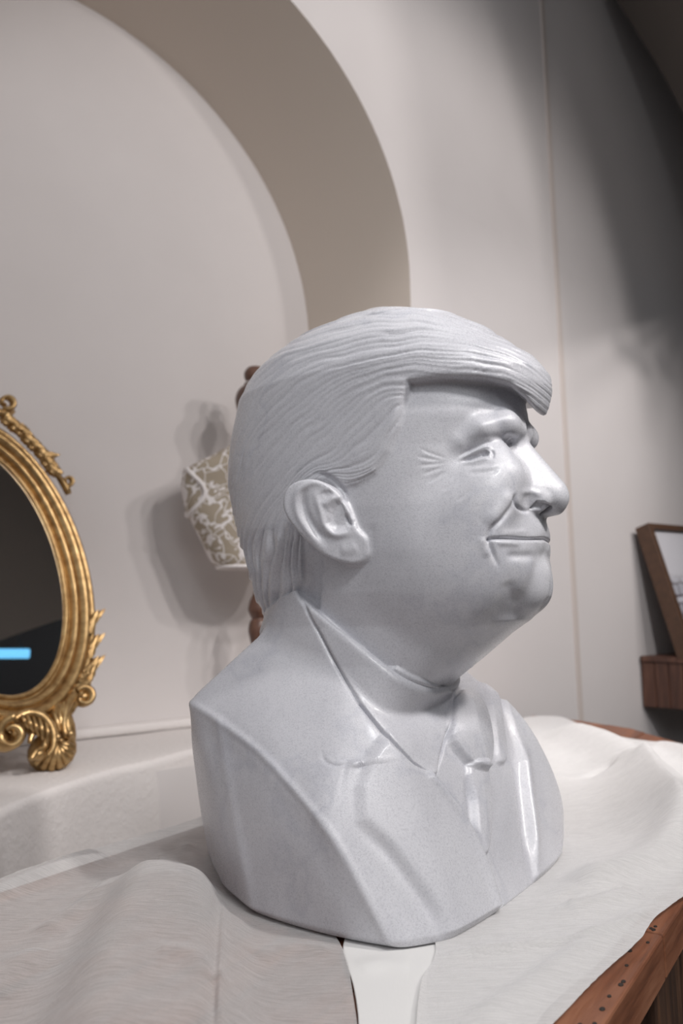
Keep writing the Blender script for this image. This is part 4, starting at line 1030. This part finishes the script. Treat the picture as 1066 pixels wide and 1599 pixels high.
def cloth(name, C4, nu, nv, folds, mt, z0, ripple=.0012, seed=0., thick=.0007):
    g = coons(*[wl(c) for c in C4], nu, nv).reshape(-1, 2); h = fold_h(g, folds)
    rp = np.array([noise.noise(Vector((x*14+seed, y*14, seed)))+.5*noise.noise(Vector((x*37+seed, y*37, 2))) for x, y in g[::3]]); rp = np.repeat(rp, 3)[:len(g)]
    if nu > 1: rp = np.interp(np.arange(len(g)), np.arange(0, len(g), 3), rp[::3][:len(range(0, len(g), 3))])
    h = h+ripple*rp+ripple
    fd = poly_sd(g, FOOT); h = h*smoothstep(fd/.035)      # pressed flat by the stone
    V = np.c_[g, z0+np.maximum(h, 0)]; i = np.arange(nu*nv).reshape(nv, nu)
    Q = np.stack([i[:-1, :-1], i[1:, :-1], i[1:, 1:], i[:-1, 1:]], -1).reshape(-1, 4)
    o = mesh_obj(name, V, Q, mt)
    if mt is M_satin: md = o.modifiers.new('thickness', 'SOLIDIFY'); md.thickness = thick; md.offset = 0
    return o
FL = [([(238, 1378), (226, 1425), (204, 1480), (178, 1560), (160, 1660), (150, 1780)], .054, .034, .034),
      ([(300, 1400), (318, 1470), (330, 1560), (335, 1700)], .022, .030, .016),
      ([(-60, 1420), (20, 1388), (90, 1360), (165, 1338)], .016, .018, .013),
      ([(353, 1425), (354, 1480), (353, 1560), (353, 1680)], .008, .010, -.010),
      ([(352, 1428), (349, 1480), (346, 1560), (344, 1680)], .012, .003, .010),
      ([(60, 1460), (120, 1425), (175, 1392)], .012, .014, .007),
      ([(290, 1318), (322, 1350), (346, 1388)], .010, .010, .008),
      ([(-40, 1560), (10, 1530), (60, 1490)], .018, .018, .008),
      ([(240, 1560), (300, 1560), (345, 1590)], .010, .010, .005),
      ([(400, 1500), (450, 1478), (520, 1480)], .014, .012, .004)]
o = cloth('sheer_cloth', ([(-170, 1440), (-60, 1395), (0, 1370), (80, 1342), (160, 1320), (230, 1300), (290, 1282), (345, 1266), (430, 1270)],
    [(430, 1270), (470, 1380), (520, 1450), (534, 1475), (543, 1500), (550, 1545), (558, 1599), (566, 1680), (575, 1800)],
    [(-220, 1800), (0, 1800), (200, 1800), (400, 1800), (575, 1800)], [(-170, 1440), (-180, 1520), (-195, 1620), (-220, 1800)]), 230, 190, FL, M_sheer, .8030, .0016, 1.3)
tag(o, 'sheer grey-white shimmering cloth rumpled on the table left of the marble bust', 'cloth')
RE = [(1230, 1215), (1190, 1310), (1120, 1372), (1066, 1400), (1040, 1418), (1020, 1434), (1010, 1450), (1003, 1464), (985, 1481), (930, 1530), (870, 1590), (850, 1612), (760, 1700)]
FR = [([(846, 1152), (900, 1158), (950, 1176), (985, 1196), (1008, 1222), (1040, 1270), (1080, 1330)], .018, .055, .036),
      ([(1000, 1214), (1040, 1226), (1075, 1260), (1100, 1310)], .02, .035, .026),
      ([(860, 1212), (910, 1215), (962, 1212)], .010, .012, -.010),
      ([(1010, 1166), (1060, 1172), (1110, 1200)], .02, .02, .012),
      ([(690, 1494), (760, 1487), (830, 1480), (900, 1474), (950, 1460), (988, 1438), (1020, 1420)], .010, .004, .005),
      ([(730, 1600), (800, 1560), (870, 1510), (940, 1470), (985, 1456)], .010, .014, .006),
      ([(905, 1390), (960, 1370), (1030, 1345), (1090, 1300)], .026, .016, .016),
      ([(880, 1420), (930, 1412), (990, 1395)], .008, .014, .008),
      ([(655, 1500), (652, 1560), (648, 1620), (646, 1690)], .003, .004, .003)]
o = cloth('sheer_cloth', ([(790, 1150), (812, 1124), (832, 1118), (868, 1118), (890, 1124), (920, 1136), (960, 1148), (1000, 1155), (1066, 1164), (1140, 1182), (1230, 1215)],
    RE, [(646, 1700), (700, 1700), (760, 1700)], [(790, 1150), (730, 1260), (680, 1400), (680, 1484), (662, 1520), (654, 1560), (650, 1610), (646, 1700)]), 230, 230, FR, M_sheer2, .8046, .0012, 5.1)
tag(o, 'sheer white glittering cloth spread right of the marble bust to the wooden rim', 'cloth')
o = cloth('white_cloth', ([(770, 1160), (860, 1124), (930, 1144), (1000, 1162), (1100, 1186)],
    [(1100, 1186), (1080, 1330), (1020, 1400), (985, 1440), (930, 1500), (860, 1560), (830, 1600), (760, 1700)], [(570, 1700), (650, 1700), (760, 1700)],
    [(770, 1160), (640, 1300), (560, 1420), (536, 1466), (541, 1498), (551, 1530), (558, 1570), (561, 1610), (570, 1700)]), 150, 150, [([(560, 1506), (600, 1498), (640, 1500)], .010, .008, .002)]+FR[:4], M_satin, .8022, .0006, 9.)
tag(o, 'opaque white cloth strip showing under the front corner of the marble bust', 'cloth')

# blue light tube on the dark side of the shop (seen in the mirror)
def mirrored(px, py, xw):
    r = ray(px, py); t = ((MB_-CPOS)@MN)/(r@MN); P = CPOS+r*t; d = r-2*(r@MN)*MN; return P+d*((xw-P[0])/d[0])
pa, pb = mirrored(-30, 1021, 1.25), mirrored(46, 1021, 1.25); print('blue tube', pa, pb)
M_blue = mat('blue_light_tube', (.1, .4, .7), .4); M_blue.node_tree.nodes['Principled BSDF'].inputs['Emission Color'].default_value = (.16, .52, .85, 1); M_blue.node_tree.nodes['Principled BSDF'].inputs['Emission Strength'].default_value = 1.3
V, Fq = tube_mesh([pa*(1-t)+pb*t for t in (0, .02, .5, .98, 1)], [.014, .020, .020, .020, .014], 14); o = mesh_obj('light_tube', V, Fq, M_blue)
for t in (.08, .92):
    q = pa*(1-t)+pb*t; mesh_obj('hanger', *tube_mesh([q+Z3*.018, q*np.array([1, 1, 0])+Z3*2.999], .002, 6), M_far, o)
tag(o, 'blue glowing light tube reflected in the gold oval mirror', 'lamp')
